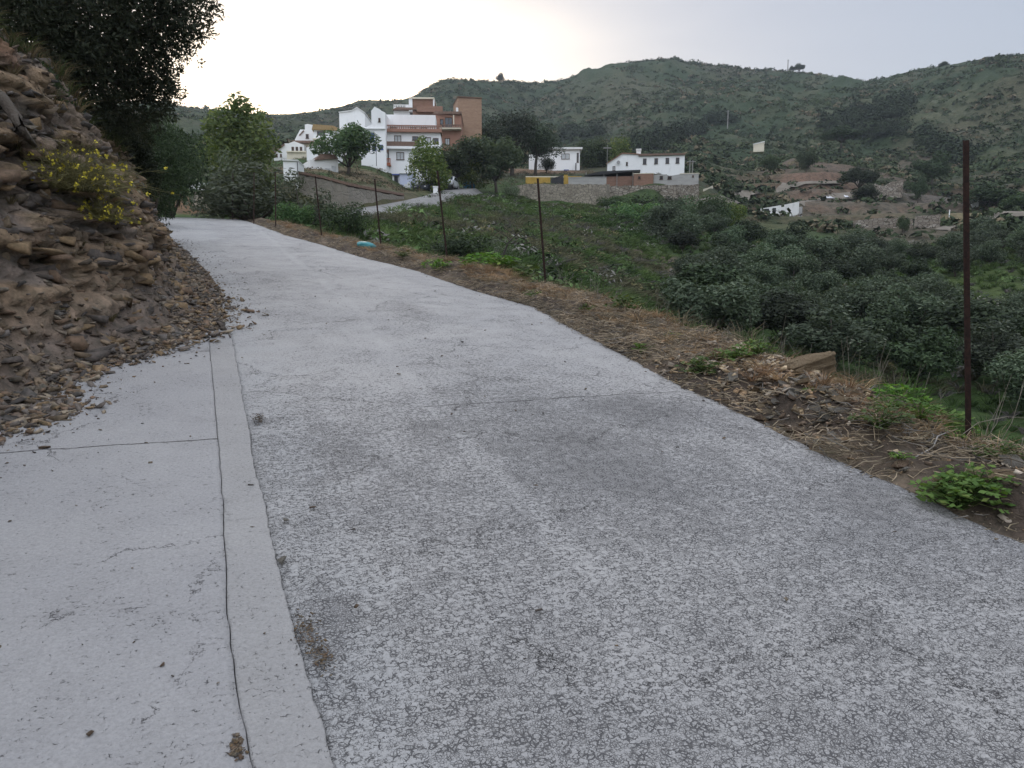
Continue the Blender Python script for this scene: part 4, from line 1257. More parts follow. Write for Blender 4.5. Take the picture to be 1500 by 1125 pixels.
for u in (1010, 1014):
    q = P(u, 262, 122); m_ = mpp(u, 262, 122); g = MB(); g.tube([(0, 0, -1), (0, 0, 27 * m_)], [.09, .06], 8); g.box(-.5, .5, -.04, .04, 24 * m_, 25 * m_)
    o = g.build('power_pole', M_POLE); o.location = q
    tag(o, 'pale pole nearer the long white house' if u == 1010 else 'pale pole farther right of the long white house', 'pole')
B = Bld('brick_outbuilding', 'roofless red brick outbuilding on the rubble wall below the long white house', 'outbuilding', 942, 275, 108, 0)
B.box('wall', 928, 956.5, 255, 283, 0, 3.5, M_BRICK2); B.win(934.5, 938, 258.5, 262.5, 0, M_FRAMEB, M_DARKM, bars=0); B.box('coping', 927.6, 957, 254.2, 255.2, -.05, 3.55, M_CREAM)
B = Bld('block_outbuilding', 'grey concrete block outbuilding at the right end of the rubble wall', 'outbuilding', 990, 275, 108.3, 0)
B.prism('wall', [(957.5, 284), (957.5, 255.5), (977, 255.5), (977, 257.5), (984, 257.5), (995, 256), (1022, 255.5), (1022, 284)], 0, 4, M_BLOCK)
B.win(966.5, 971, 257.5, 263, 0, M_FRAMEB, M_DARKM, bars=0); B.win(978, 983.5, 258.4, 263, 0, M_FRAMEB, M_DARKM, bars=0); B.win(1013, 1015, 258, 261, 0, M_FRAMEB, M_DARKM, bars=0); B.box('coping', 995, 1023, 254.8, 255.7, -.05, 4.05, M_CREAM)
B = Bld('open_shed', 'open shed with dark sheet roof over a low brick wall', 'shed', 905, 276, 110, 0)
B.prism('roof', [(856, 257.5), (856, 256.5), (880, 251.5), (937, 250.5), (937, 252)], -.3, 5, M_DARKM); B.box('wall', 888, 927, 258.5, 284, .2, .6, M_BRICK2); B.box('back_wall', 858, 936, 252, 284, 4.2, 4.8, M_BRICKD)
for u in (858, 884, 903, 926): B.box('post', u, u + 1, 252, 275, -.1, .05, M_POLE)
B = Bld('yellow_hoarding', 'yellow painted hoarding with a dark panel on top of the rubble wall', 'fence', 800, 277, 101.5, 4)
B.box('panel', 770, 806, 260, 282, 0, .12, M_YELLOW); B.prism('panel', [(807.2, 282), (807.2, 262), (825, 256.5), (825, 282)], .02, .14, M_DARKM)['label'] = 'dark grey panel'
B.box('post', 826, 831.5, 256.5, 282, -.05, .25, M_YELLOW); B.box('rail', 770, 831, 258.6, 260, .02, .10, M_CREAM); B.box('back_panel', 832.5, 856, 253.5, 284, 3.2, 3.3, M_YELLOW)
B = Bld('block_wall', 'plain pale block wall between the yellow hoarding and open shed', 'wall', 860, 277, 101.0, 2)
B.box('wall', 832.5, 888, 260.5, 284, 0, .3, M_BLOCK); B.box('coping', 832.3, 888.4, 259.6, 260.6, -.05, .35, M_GREYW)


def wall_line(name, label, pts, thick, mat, cop=None, low=1.6, cat='wall'):
    """pts: (u, v top, v bottom, r); a standing wall with its own thickness"""
    top, bot = [], []
    fine = []
    for (a, b_) in zip(pts, pts[1:]):
        for k in range(8):
            t = k / 8; fine.append([a[i] * (1 - t) + b_[i] * t for i in range(4)])
    fine.append(list(pts[-1]))
    for u, vt, vb, r in fine:
        if r < 0: r = hit(u, vb, 60)[1] - .4
        p, q = P(u, vt, r), P(u, vb, r); q.x, q.y = p.x, p.y; top.append(p); bot.append(q - Vector((0, 0, low)))
    root = empty(name, top[len(top) // 2].copy(), 0, label, cat); off = root.location
    vs, fs = [], []
    rg = random.Random(len(fine))
    for t, b_ in zip(top, bot):
        d = Vector((t.x, t.y, 0)).normalized() * thick
        t2 = t + Vector((0, 0, rg.uniform(-.06, .06)))
        vs += [b_ - off, t2 - off, t2 + d - off, b_ + d - off]
    n = len(top)
    for i in range(n - 1):
        for j in range(4):
            a, c = i * 4 + j, i * 4 + (j + 1) % 4
            fs.append((a, c, c + 4, a + 4))
    fs += [(0, 3, 2, 1), ((n - 1) * 4, (n - 1) * 4 + 1, (n - 1) * 4 + 2, (n - 1) * 4 + 3)]
    MB().add(vs, [f[::-1] for f in fs]).build('masonry', mat, root)
    if cop:
        vs, fs = [], []
        for t in top:
            d = Vector((t.x, t.y, 0)).normalized()
            a = t - d * .12 + Vector((0, 0, .06)) - off; b_ = t + d * (thick + .12) + Vector((0, 0, .06)) - off
            hgt = Vector((0, 0, cop[1]))
            vs += [a, a + hgt, b_ + hgt, b_]
        for i in range(n - 1):
            for j in range(4):
                a, c = i * 4 + j, i * 4 + (j + 1) % 4
                fs.append((a, c, c + 4, a + 4))
        fs += [(0, 3, 2, 1), ((n - 1) * 4, (n - 1) * 4 + 1, (n - 1) * 4 + 2, (n - 1) * 4 + 3)]
        MB().add(vs, [f[::-1] for f in fs]).build('coping', cop[0], root)
    return root


wall_line('retaining_wall', 'long mortared retaining wall with reddish coping beside the village track', [(437, 256, 300, 59), (470, 262, 305, 57.5), (510, 273, 312, 55.5), (545, 280, 308, 58), (592, 288, 299, 66)], .7, M_RETAIN, (M_BROWNTILE, .18))
wall_line('rubble_wall', 'grey rubble stone wall carrying the yellow hoarding', [(740, 274, 288, 90), (770, 270, 294, 93.5), (820, 269.5, 300, 95), (866, 270, 301, 95.2), (889, 270, 299, 96.5), (893, 270, 296, 101)], .8, M_STONEA)
wall_line('rubble_wall', 'mixed rubble stone wall carrying the brick and block outbuildings', [(890, 273, 292, 104), (940, 271.5, 294, 104.5), (990, 271, 296, 105.5), (1024, 270, 298, 108)], .8, M_STONEB)
wall_line('road_wall', 'long low white wall beside the track right of the outbuildings', [(1030, 277, 281, -1), (1064, 265, 269.5, -1)], .3, M_CREAM)
wall_line('terrace_wall', 'broken dry stone terrace wall, longer left hand piece', [(1250, 324, 335, 119), (1285, 319.5, 336, 119), (1318, 319, 336, 119), (1338, 322, 333, 119.5)], .8, M_STONEB)
wall_line('terrace_wall', 'broken dry stone terrace wall, higher right hand piece', [(1340, 317, 333, 119.5), (1360, 315, 332, 119.5), (1378, 314, 328, 120)], .8, M_STONEB)
B = Bld('ruined_shed', 'long roofless whitewashed shed ruin with two dark doorways', 'ruin', 1140, 314, 139, -14)
B.prism('wall', [(1114, 322), (1114, 304.5), (1143, 301), (1143, 304), (1148, 303.6), (1148, 300.6), (1168, 297.5), (1168, 316)], 0, .35, M_WHITE2); B.box('back_wall', 1113, 1167, 302, 320, 3.2, 3.5, M_GREYW)
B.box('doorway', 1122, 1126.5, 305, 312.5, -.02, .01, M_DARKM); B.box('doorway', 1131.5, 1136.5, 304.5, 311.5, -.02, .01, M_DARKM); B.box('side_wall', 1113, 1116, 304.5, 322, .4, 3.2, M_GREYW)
B = Bld('stone_hut', 'crumbling stone hut ruin on the bare slope', 'ruin', 1299, 282, 163, 0)
B.prism('wall', [(1282, 290), (1282, 268), (1288, 271), (1296, 272), (1302, 268), (1306, 266.5), (1319, 266), (1319, 290)], 0, .5, M_STONEB); B.box('side_wall', 1317, 1320, 266, 288, .5, 4, M_STONEB); B.box('back_wall', 1300, 1317, 266, 286, 3.6, 4, M_BRICKD)
B = Bld('hillside_hut', 'tiny white hut high on the spur above the knoll', 'hut', 1112, 216, 228, 0)
B.prism('wall', [(1104, 222), (1104, 211.5), (1119, 208.5), (1119, 222)], 0, 3, M_CREAM); B.prism('roof', [(1103.4, 211.6), (1103.4, 210.6), (1119.6, 207.4), (1119.6, 208.6)], -.2, 3.2, M_WHITE2)
B = Bld('white_marker', 'small white marker post on the bare slope', 'marker', 1391, 314, 128, 0); B.box('post', 1390, 1391.4, 308, 318, 0, .2, M_WHITE); B.box('cap', 1389.8, 1391.6, 307.4, 308.1, -.03, .23, M_WHITE2)
B = Bld('pump_house', 'tiny white pump house behind the tall rusty post', 'hut', 1429, 300, 150, 12); B.box('wall', 1425, 1433, 292, 304, 0, 1.4, M_WHITE2); B.box('roof', 1424.5, 1433.5, 291, 292.2, -.1, 1.5, M_GREYW)
B = Bld('white_pillar', 'white painted gate pillar beside the village track', 'pillar', 638, 288, 78, 0); B.box('shaft', 634.6, 641.4, 274.5, 300, 0, .5, M_WHITE); B.box('cap', 634, 642, 273, 274.7, -.05, .55, M_WHITE2)

# village track and yard
tp = [(520, 327, 46.5, 4.2), (545, 315.5, 51, 4.6), (575, 306, 58, 4.8), (600, 298.5, 65, 4.8), (625, 291, 73, 5.0), (648, 283.5, 82, 6.0), (668, 279.5, 89, 7.0)]
vs, fs = [], []
cl = [P(a, b_, c) for a, b_, c, w_ in tp]
for i, (p, t) in enumerate(zip(cl, tp)):
    d = (cl[min(i + 1, len(cl) - 1)] - cl[max(i - 1, 0)]); d.z = 0; d.normalize(); n_ = Vector((d.y, -d.x, 0))
    for k in range(7):
        q = p + n_ * (k / 6 - .5) * t[3]; vs.append((q.x, q.y, p.z + .25 - (.9 if k in (0, 6) else 0)))
fs = [(i * 7 + k, i * 7 + k + 1, i * 7 + k + 8, i * 7 + k + 7) for i in range(len(cl) - 1) for k in range(6)]
M_TRACK = simple('pale_track', (.25, .245, .24), (.20, .195, .19), 1.2, .9, .3, 12)
tag(MB().add(vs, fs).build('village_track', M_TRACK, smooth=True), kind='structure')


def car(label, u, v, r, yaw, paint):
    root = empty('parked_car', P(u, v, r), -math.atan2(P(u, v, r).x, P(u, v, r).y) + R(yaw), label, 'car')
    prof = [(-2.0, .35), (-2.05, .62), (-1.95, .84), (-1.1, .95), (-.55, 1.40), (.75, 1.44), (1.45, 1.0), (1.95, .88), (2.05, .6), (2.0, .35)]
    g = MB(); g.prism(prof, -.82, .82); g.build('body', paint, root, bevel=.06)
    for y in (-.835, .825):
        g = MB(); g.prism([(-.95, .98), (-.5, 1.32), (.65, 1.36), (1.2, 1.0)], y, y + .01); g.build('window', M_GLASS, root)
    g = MB(); g.add([(-1.12, -.7, .97), (-1.12, .7, .97), (-.60, .64, 1.37), (-.60, -.64, 1.37)], [(0, 3, 2, 1)]); g.build('windscreen', M_GLASS, root)
    for x in (-1.3, 1.3):
        for y in (-.84, .66):
            g = MB(); g.tube([(x, y, .32), (x, y + .18, .32)], .32, 16); wv_ = g.build('wheel', M_DARKM, root)
            h = MB(); h.tube([(x, y - .01, .32), (x, y + .19, .32)], .19, 12); h.build('rim', M_POLE, wv_)
    for y in (-.6, .45):
        g = MB(); g.box(-2.08, -2.0, y, y + .18, .62, .74); g.build('headlight', M_FRAMEW, root)


M_CARW = simple('white_car_paint', (.72, .73, .75), (.68, .69, .72), 1, .3, spec=.5); M_CARD = simple('dark_car_paint', (.035, .04, .055), (.03, .035, .045), 1, .3, spec=.5)
car('small white car parked under the dull round tree', 657, 278.5, 86, 78, M_CARW)
car('dark car parked left of the white gate pillar', 626, 286.5, 81, 70, M_CARD)
M_TEAL = simple('blue_bin_plastic', (.08, .26, .40), (.06, .20, .33), 2, .5)
for u, lb in ((683, 'left blue rubbish container under the slender tree'), (692, 'right blue rubbish container under the slender tree')):
    B = Bld('rubbish_container', lb, 'container', u, 276.5, 91, 4, 'rubbish containers under the trees')
    B.box('bin', u - 4, u + 4, 269, 277, 0, 1.1, M_TEAL, bevel=.05); B.prism('lid', [(u - 4.2, 269), (u - 3.2, 266.8), (u + 3.2, 266.8), (u + 4.2, 269)], -.05, 1.15, M_TEAL)
for u, vt, vb, r, lb in [(1168, 119.5, 132, 500, 'pole on the hill below the skyline tree'), (1066, 162, 180, 300, 'pole on the spur above the long white house'), (1425, 116, 128, 420, 'pole high on the right hand slope'),
                         (1154, 88, 101, 560, 'mast on the skyline left of the round tree'), (1284, 112, 118, 560, 'tiny pole on the saddle of the skyline'), (889, 214, 262, 122, 'thin aerial pole left of the long white house')]:
    p = P(u, vb, r); m_ = mpp(u, vb, r); h = (vb - vt) * m_; g = MB(); g.tube([(0, 0, -2), (0, 0, h)], [.0007 * r if r > 200 else .05, .0005 * r if r > 200 else .035], 7); g.box(-h * .12, h * .12, -.05, .05, h * .9, h * .93)
    o = g.build('power_pole', M_POLE); o.location = p; tag(o, lb, 'pole')
# sheets and parked things on the far track
M_SHEET = simple('white_sheet', (.7, .7, .72), (.55, .56, .6), 4)
for u, v, w_, h_, lb in [(1213, 291, 14, 4.5, 'crumpled white sheet on the track above the ruined shed, left one'), (1238, 289, 6, 4.5, 'small white sheet on the track above the ruined shed, right one')]:
    p, r = hit(u, v, 120); m_ = mpp(u, v, r); g = np.random.default_rng(int(u))
    a = np.linspace(-1, 1, 14); A, Q = np.meshgrid(a, a, indexing='ij'); hh = np.clip(1 - A**2, 0, 1) * np.clip(1 - Q**2, 0, 1)
    V = np.stack([A * w_ * .5 * m_, Q * 1.2, hh * h_ * m_ * (.8 + .7 * fbm(A * 2, Q * 2, seed=int(u))) - .1], -1).reshape(-1, 3)
    o = mesh_np('plastic_sheet', V, grid_faces(14, 14)[:, ::-1], M_SHEET); o.location = p; tag(o, lb, 'sheet')
# ------------------------------------------------------------------ near things
def pxw(u, v):
    """(s, d) on the verge under a sight line"""
    s, w = pix_sw(u, v)
    return s, w - float(re_w(s)) + .06


# rusty fence posts of angle iron
posts = [(1418, 648, 205, 1416, 'tall rusty fence post nearest the viewer at the far right'), (800, 420, 261, 788, 'leaning rusty fence post in front of the bushy green slope and rubble wall'),
         (655, 390, 250, 641, 'rusty fence post leaning beside the dark bush'), (558, 367, 262, 549, 'rusty fence post next to the turquoise bundle'),
         (471, 350, 258, 462, 'rusty fence post in front of the mortared retaining wall'), (404, 336, 252, 403, 'rightmost of the three far fence posts against the oleander'),
         (372, 327, 252, 372, 'middle one of the three far fence posts against the oleander'), (341, 321, 254, 341, 'leftmost of the three far fence posts against the oleander')]
for u, vb, vt, ut, lb in posts:
    s, w = pix_sw(u, vb)
    d = max(.3, w - float(re_w(s)))
    base = Vector(sw2xyz(s, w)); base.z += float(verge_h(np.array(s), np.array(d))) if s < 40 else 0
    r = math.hypot(base.x, base.y); top = P(ut, vt, r * 1.0)
    root = empty('fence_post', base, 0, lb, 'fence post', 'rusty fence posts along the road')
    ax = (top - base); hgt = ax.length; ax.normalize()
    root.rotation_euler = ax.to_track_quat('Z', 'Y').to_euler()
    wd, th = .0195, .006
    g = MB(); L_ = [(-wd, -wd), (wd, -wd), (wd, -wd + th), (-wd + th, -wd + th), (-wd + th, wd), (-wd, wd)]
    n_ = 22
    rg = random.Random(int(u)); vs, fs = [], []
    for i in range(n_ + 1):
        z = -.35 + (hgt + .35) * i / n_
        ox, oy = .004 * math.sin(z * 2.3 + u), .004 * math.cos(z * 1.7)
        vs += [(x + ox, y + oy, z) for x, y in L_]
    for i in range(n_):
        for j in range(6):
            a, b_ = i * 6 + j, i * 6 + (j + 1) % 6; fs.append((a, b_, b_ + 6, a + 6))
    fs += [tuple(range(5, -1, -1)), tuple(range(n_ * 6, n_ * 6 + 6))]
    g.add(vs, fs); g.build('shaft', M_RUST, root)
    for z in (hgt * .30, hgt * .62, hgt * .86, hgt * .955):
        g = MB(); g.box(-wd - .020, -wd - .001, -wd - .004, -wd + .014, z, z + .03); g.build('wire_lug', M_RUST, root)

# ---------------- stones
def hull(g, n=14, flat=.4, box=.5):
    bm = bmesh.new()
    p = g.uniform(-1, 1, (n, 3)); p = np.sign(p) * np.abs(p) ** box; p[:, 2] *= flat
    for q in p: bm.verts.new(q)
    bmesh.ops.convex_hull(bm, input=bm.verts[:])
    bmesh.ops.delete(bm, geom=[v for v in bm.verts if not v.link_faces], context='VERTS')
    bmesh.ops.recalc_face_normals(bm, faces=bm.faces[:])
    return bm


def stonemat(name, c1, c2):
    b = NB(name); co = b.coords()
    geo = b.n('ObjectInfo').outputs['Random']
    f = b.math('ADD', b.math('MULTIPLY', b.noise(co, 3.0, 6, .7), .8), b.math('MULTIPLY', b.math('SUBTRACT', geo, .5), .5))
    col = b.mix(b.rng(f, .25, .7), c1, c2)
    col = b.mix(b.rng(b.noise(co, 9, 5, .7), .5, .72, 0, .6), col, tuple(x * .45 for x in c1))
    return b.end(b.pbr(col, .92, b.bump(b.noise(b.n('Mapping', {0: co, 3: (1, 1, 3)}).outputs[0], 5, 6, .7), .9, .12), .2))


M_ST = [stonemat('ochre_slate', (.30, .22, .135), (.40, .31, .21)), stonemat('grey_slate', (.27, .245, .21), (.38, .35, .305)), stonemat('brown_slate', (.20, .145, .105), (.30, .215, .15))]
g = np.random.default_rng(12)
STONE = []
for i in range(12):
    bm = hull(g, int(g.integers(10, 18)), g.uniform(.25, .6), .45)
    bmesh.ops.bevel(bm, geom=bm.edges[:], offset=.035, segments=1, affect='EDGES', clamp_overlap=True)
    me = bpy.data.meshes.new('stone'); bm.to_mesh(me); bm.free(); me.materials.append(M_ST[i % 3]); STONE.append(me)


def stone(loc, size, label, group=None, k=None, rz=None, asp=(1, .7, .6), tilt=.25, name='stone'):
    o = link(name, STONE[(k if k is not None else random.randrange(12)) % 12])
    o.location = loc; o.scale = (size * asp[0], size * asp[1], size * asp[2])
    o.rotation_euler = (random.uniform(-tilt, tilt), random.uniform(-tilt, tilt), random.uniform(0, 6.28) if rz is None else rz)
    return tag(o, label, 'stone', group)


# the big flat slab
bm = bmesh.new(); bmesh.ops.create_icosphere(bm, subdivisions=5, radius=1.0)
co_ = np.array([v.co for v in bm.verts])
sup = np.sign(co_) * np.abs(co_) ** .38
sup /= np.abs(sup).max(1, keepdims=True) * .5 + .5
nn = .07 * fbm(sup[:, 0] * 5, sup[:, 1] * 4, sup[:, 2] * 6, oct=4, seed=302, ridged=True) + .16 * fbm(sup[:, 0] * 1.3, sup[:, 1] * 1.8, sup[:, 2] * 2.2, oct=4, seed=300) + .05 * np.round(fbm(sup[:, 0] * .8, sup[:, 1] * 2, sup[:, 2] * 3, oct=2, seed=301) * 3) / 2
sup = sup * (1 + nn)[:, None]
sup[:, 2] *= 1 - .45 * np.clip(-sup[:, 0], 0, 1); sup[:, 1] *= 1 - .35 * np.clip(sup[:, 0], 0, 1); sup[:, 2] += .25 * sup[:, 0] - .22 * np.abs(sup[:, 1] + .3)
for v, q in zip(bm.verts, sup): v.co = q
me = bpy.data.meshes.new('boulder'); bm.to_mesh(me); bm.free(); me.materials.append(M_ST[0])
s, d = pxw(1183, 574)
o = link('boulder', me); o.location = on_verge(s, d, .055); o.scale = (.215, .12, .085); o.rotation_euler = (.16, -.10, .08)
tag(o, 'large flat ochre rock, biggest stone on the rubble of the verge', 'rock')
named = [(1193, 599, .042, 1, 'pale grey flat stone just below the large ochre rock'), (1066, 584, .060, 0, 'rusty brown stone at the road edge beside the green weeds'), (1135, 581, .070, 3, 'blocky ochre stone left of the large ochre rock'),
         (1165, 628, .085, 2, 'long brown stone below the pale grey flat stone'), (1128, 612, .04, 4, 'small whitish stone near the road edge below the rubble'), (1280, 597, .11, 9, 'long pale flat slab right of the large ochre rock'),
         (1290, 640, .115, 6, 'upright pale stone beside weeds in the middle of the verge'), (1262, 636, .10, 3, 'long low stone touching the upright pale stone'), (1350, 683, .07, 1, 'grey rounded stone beside the white crooked stick'),
         (1398, 690, .055, 7, 'small grey stone right of the crooked stick'), (1432, 716, .075, 3, 'ochre stone above the lowest weed clump'), (1478, 702, .09, 10, 'pale stone at the right edge of the picture'),
         (1476, 728, .12, 9, 'long ochre slab at the lower right edge of the picture'), (1118, 583, .05, 4, 'grey upright flake beside the blocky ochre stone')]
for u, v, sz, k, lb in named:
    s, d = pxw(u, v); stone(on_verge(s, d, .02), sz, lb, k=k)
g = np.random.default_rng(14)
for i in range(300):
    q = g.random()
    if q < .78: u, v = g.normal(1185, 62), g.normal(590, 27)
    else: u, v = g.normal(1390, 70), g.normal(690, 32)
    s, d = pxw(u, v)
    if d < .1 or d > 1.9 or s < 2.8: continue
    k = int(g.integers(0, 12))
    cname = ('ochre', 'grey', 'brown')[k % 3]
    near = q < .78
    stone(on_verge(s, d, .008), float(.024 + .060 * g.random() ** 2), f'small {cname} stone fragment in the ' + ('rubble heap around the large ochre rock' if near else 'loose soil near the tall rusty post'),
          f'{cname} stone fragments ' + ('in the rubble heap' if near else 'near the tall post'), k=k, tilt=.5)
for u, v, sz, k, lb in [(459, 748, .020, 2, 'small brown pebble on the road right of the edge strip'), (420, 767, .022, 7, 'dark pebble on the road beside the brown one'), (414, 826, .026, 1, 'greyish pebble at the seam of the edge strip'),
                        (66, 660, .03, 5, 'pebble on the apron near the foot of the rocky bank'), (133, 1083, .014, 5, 'dark pebble at the bottom left of the apron'), (238, 981, .012, 8, 'tiny dark pebble in the middle of the apron')]:
    s, w = pix_sw(u, v); stone(Vector(sw2xyz(s, w, .018)), sz, lb, k=k)

# scree: slate chips shed onto the road
g = np.random.default_rng(15)
chips = []
for i in range(10):
    bm = hull(g, 10, g.uniform(.14, .34), .32); bm.verts.ensure_lookup_table()
    bmesh.ops.triangulate(bm, faces=bm.faces[:]); bm.verts.index_update()
    chips.append((np.array([v.co for v in bm.verts]), np.array([[v.index for v in f.verts] for f in bm.faces]))); bm.free()


def chip_mass(name, pts, size, tint, mat, g, tilt=.4):
    pts, size, tint = np.array([tuple(p) for p in pts]), np.array(size), np.array(tint); n = len(pts)
    Vs, Fs, Cs, k0 = [], [], [], 0
    kind = g.integers(0, 10, n); a, b_, c_ = g.uniform(0, 6.28, n), g.normal(size=n) * tilt, g.normal(size=n) * tilt
    o, l = np.zeros(n), np.ones(n)
    rz = np.stack([np.cos(a), -np.sin(a), o, np.sin(a), np.cos(a), o, o, o, l], 1).reshape(n, 3, 3)
    rx = np.stack([l, o, o, o, np.cos(b_), -np.sin(b_), o, np.sin(b_), np.cos(b_)], 1).reshape(n, 3, 3)
    ry = np.stack([np.cos(c_), o, np.sin(c_), o, l, o, -np.sin(c_), o, np.cos(c_)], 1).reshape(n, 3, 3)
    M_ = rz @ rx @ ry; asp = np.stack([l, g.uniform(.4, .8, n), l], 1)
    for k in range(10):
        v, f = chips[k]; ix = np.where(kind == k)[0]
        q = np.einsum('nij,nvj->nvi', M_[ix], v[None] * asp[ix][:, None]) * size[ix][:, None, None] + pts[ix][:, None]
        Vs.append(q.reshape(-1, 3)); Fs.append((f[None] + (np.arange(len(ix)) * len(v))[:, None, None]).reshape(-1, 3) + k0)
        Cs.append(np.repeat(tint[ix], len(v), 0)); k0 += len(ix) * len(v)
    return tag(mesh_np(name, np.concatenate(Vs), np.concatenate(Fs), mat, attr=np.concatenate(Cs)), kind='stuff')


M_CHIP = attrmat('slate_chips', bump=.6, bscale=40, bdist=.01, nscale=20)
PAL = np.array([[.20, .155, .11], [.155, .135, .12], [.23, .165, .10], [.11, .095, .085], [.27, .225, .17], [.17, .12, .085]])
pts, sz = [], []
N = 4200
ss = np.concatenate([g.normal(9.2, 1.7, N // 2), g.uniform(4, 27, N // 3), g.normal(6.3, .9, N - N // 2 - N // 3)])
for i_, s in enumerate(ss):
    if s < 3.2 or s > 30: continue
    big = math.exp(-((s - 9.3) / 2.2) ** 2)
    d = -abs(g.normal()) * (.10 + .12 * big) + g.random() ** .8 * (float(talus_w(s)) + .10)
    if i_ % 9 == 0: s, d = g.normal(5.75, .22), -abs(g.normal()) * .16
    if d < 0: p = Vector(sw2xyz(s, float(ft_w(s)) - d)); p.z += .02
    else: p = on_bank(s, d); p.z += .008
    pts.append(p); sz.append(.008 + .055 * g.random() ** 5)
cc = PAL[g.integers(0, 6, len(pts))] * (.75 + .5 * g.random((len(pts), 1)))
chip_mass('scree', pts, sz, cc, M_CHIP, g)
pts, sz = [], []
for i in range(1900):                # stray grit on the concrete and beyond
    if i >= 1400:
        s0, w0, q = [(2.67, .30, .09), (2.50, .33, .07), (2.13, .04, .035), (5.34, .34, .08)][i % 4]; s = s0 + g.normal() * q * .8; w = w0 + g.normal() * q * .25
    elif i < 900:
        s = g.uniform(4.5, 22); w = float(ft_w(s)) + abs(g.normal()) * .28
    elif i < 1150:
        s = g.uniform(2, 12); w = g.uniform(float(ft_w(s)), float(re_w(s)))
    else:
        s = g.uniform(2.4, 25); w = float(re_w(s)) - abs(g.normal()) * .12
    p = Vector(sw2xyz(s, w)); p.z += .014 + undul(s, w); pts.append(p); sz.append(.004 + (.014 if i < 1400 else .006) * g.random() ** 3)
cc = PAL[g.integers(0, 6, len(pts))] * .62
chip_mass('grit', pts, sz, cc, M_CHIP, g, .2)
pts, sz = [], []
cc = []
PALV = np.array([[.30, .225, .14], [.34, .27, .18], [.26, .22, .175], [.20, .15, .11], [.38, .33, .27], [.24, .165, .10]])
for i in range(6400):
    heap = i >= 3200
    if heap: s, d = g.normal(5.55, .75), g.normal(.95, .38)
    else: s = g.uniform(.2, 9) if i < 2200 else g.uniform(8, 26); d = g.uniform(.02, 1.7)
    if d < .03 or d > 2.0: continue
    pts.append((s, d)); sz.append(.010 + .045 * g.random() ** 3 if heap else .005 + .030 * g.random() ** 4); cc.append(PALV[g.integers(0, 6)] * g.uniform(.85, 1.6))
pts = np.array(pts); pts = on_verge_many(pts[:, 0], pts[:, 1], .006)
chip_mass('rubble', pts, sz, cc, M_CHIP, g, .4)
pts, sz, cc = [], [], []            # fragments stuck in the cutting and lying on its ledges
for i in range(11000):
    s = 3.2 + 14 * g.random() ** 1.2; d = float(talus_w(s)) * g.random() if i < 1800 else float(talus_w(s)) + g.uniform(-.05, 2.0)
    pts.append(on_bank(s, d) + Vector((0, 0, .004))); sz.append(.010 + .075 * g.random() ** 3); cc.append((PAL[g.integers(0, 6)] * .7 + .04) * g.uniform(.5, 1.15))
chip_mass('bank_fragments', pts, sz, cc, M_CHIP, g, .35)
# ledges of harder slate standing out of the cutting
pts, sz = [], []
for i in range(760):
    s = g.uniform(7.2, 15.5) if i < 420 else g.uniform(3.4, 9); d = float(talus_w(s)) + g.uniform(.0, 1.6) * g.random() ** .7
    q = g.uniform(.05, .24) if i < 420 else .03 + .16 * g.random() ** 2
    pts.append(on_bank(s, d) - Vector((NX, NY, 0)) * q * .55); sz.append(q)
chip_mass('slate_ledges', pts, sz, PAL[[int(q) for q in g.choice([0, 2, 3, 5], len(pts))]] * .95, M_CHIP, g, .14)['kind'] = 'structure'

# ---------------- straw and dry litter on the verge
def sticks(name, base, L, rad, tint, g, mat, flat=.25):
    n = len(base); a = g.random(n) * 2 * PI; e = g.normal(size=n) * flat
    d = np.stack([np.cos(a) * np.cos(e), np.sin(a) * np.cos(e), np.sin(e)], 1)
    bend = rand_dirs(n, g) * (L * .14)[:, None]
    up = rand_dirs(n, g); s1 = np.cross(d, up); s1 /= np.linalg.norm(s1, axis=1, keepdims=True) + 1e-9; s2 = np.cross(d, s1)
    rows = []
    for t, k in ((-.5, .8), (0, 1), (.5, .5)):
        c = base + d * (L * t)[:, None] + (bend if t == 0 else 0)
        for j in range(3):
            an = 2 * PI * j / 3; rows.append(c + (s1 * math.cos(an) + s2 * math.sin(an)) * (rad * k)[:, None])
    V = np.stack(rows, 1).reshape(-1, 3); o9 = np.arange(n)[:, None] * 9; Fq = []
    for r_ in (0, 3):
        for j in range(3): Fq.append(o9 + np.array([r_ + j, r_ + (j + 1) % 3, r_ + (j + 1) % 3 + 3, r_ + j + 3]))
    return tag(mesh_np(name, V, np.concatenate(Fq), mat, attr=np.repeat(tint, 9, 0)), kind='stuff')


M_STRAW = attrmat('straw', bump=0, nscale=3)
g = np.random.default_rng(16)
N = 34000
ss = np.where(g.random(N) < .5, g.uniform(.2, 12, N), g.uniform(7, 30, N)); d0 = g.random(N)
base = on_verge_many(ss, .03 + d0 * (lipw(ss) + .25), .012); cl_ = fbm(base[:, 0] * 1.6, base[:, 1] * 1.6, oct=3, seed=330); keep = g.random(N) < np.clip(.60 + 1.1 * cl_, .22, 1)
base = base[keep]; base[:, 2] += g.random(len(base)) * .05 * np.clip(1 + cl_[keep] * 2, 0, 2)
L_ = .05 + .22 * g.random(len(base)) ** 2
t = g.random((len(base), 1)); tint = np.array([.13, .105, .08]) * (1 - t) + np.array([.44, .36, .25]) * t
gr = g.random((len(base), 1)) < .15; tint = np.where(gr, np.array([.20, .185, .165]), tint)
sticks('dry_litter', base, L_, .0018 + .0030 * g.random(len(base)), tint, g, M_STRAW)
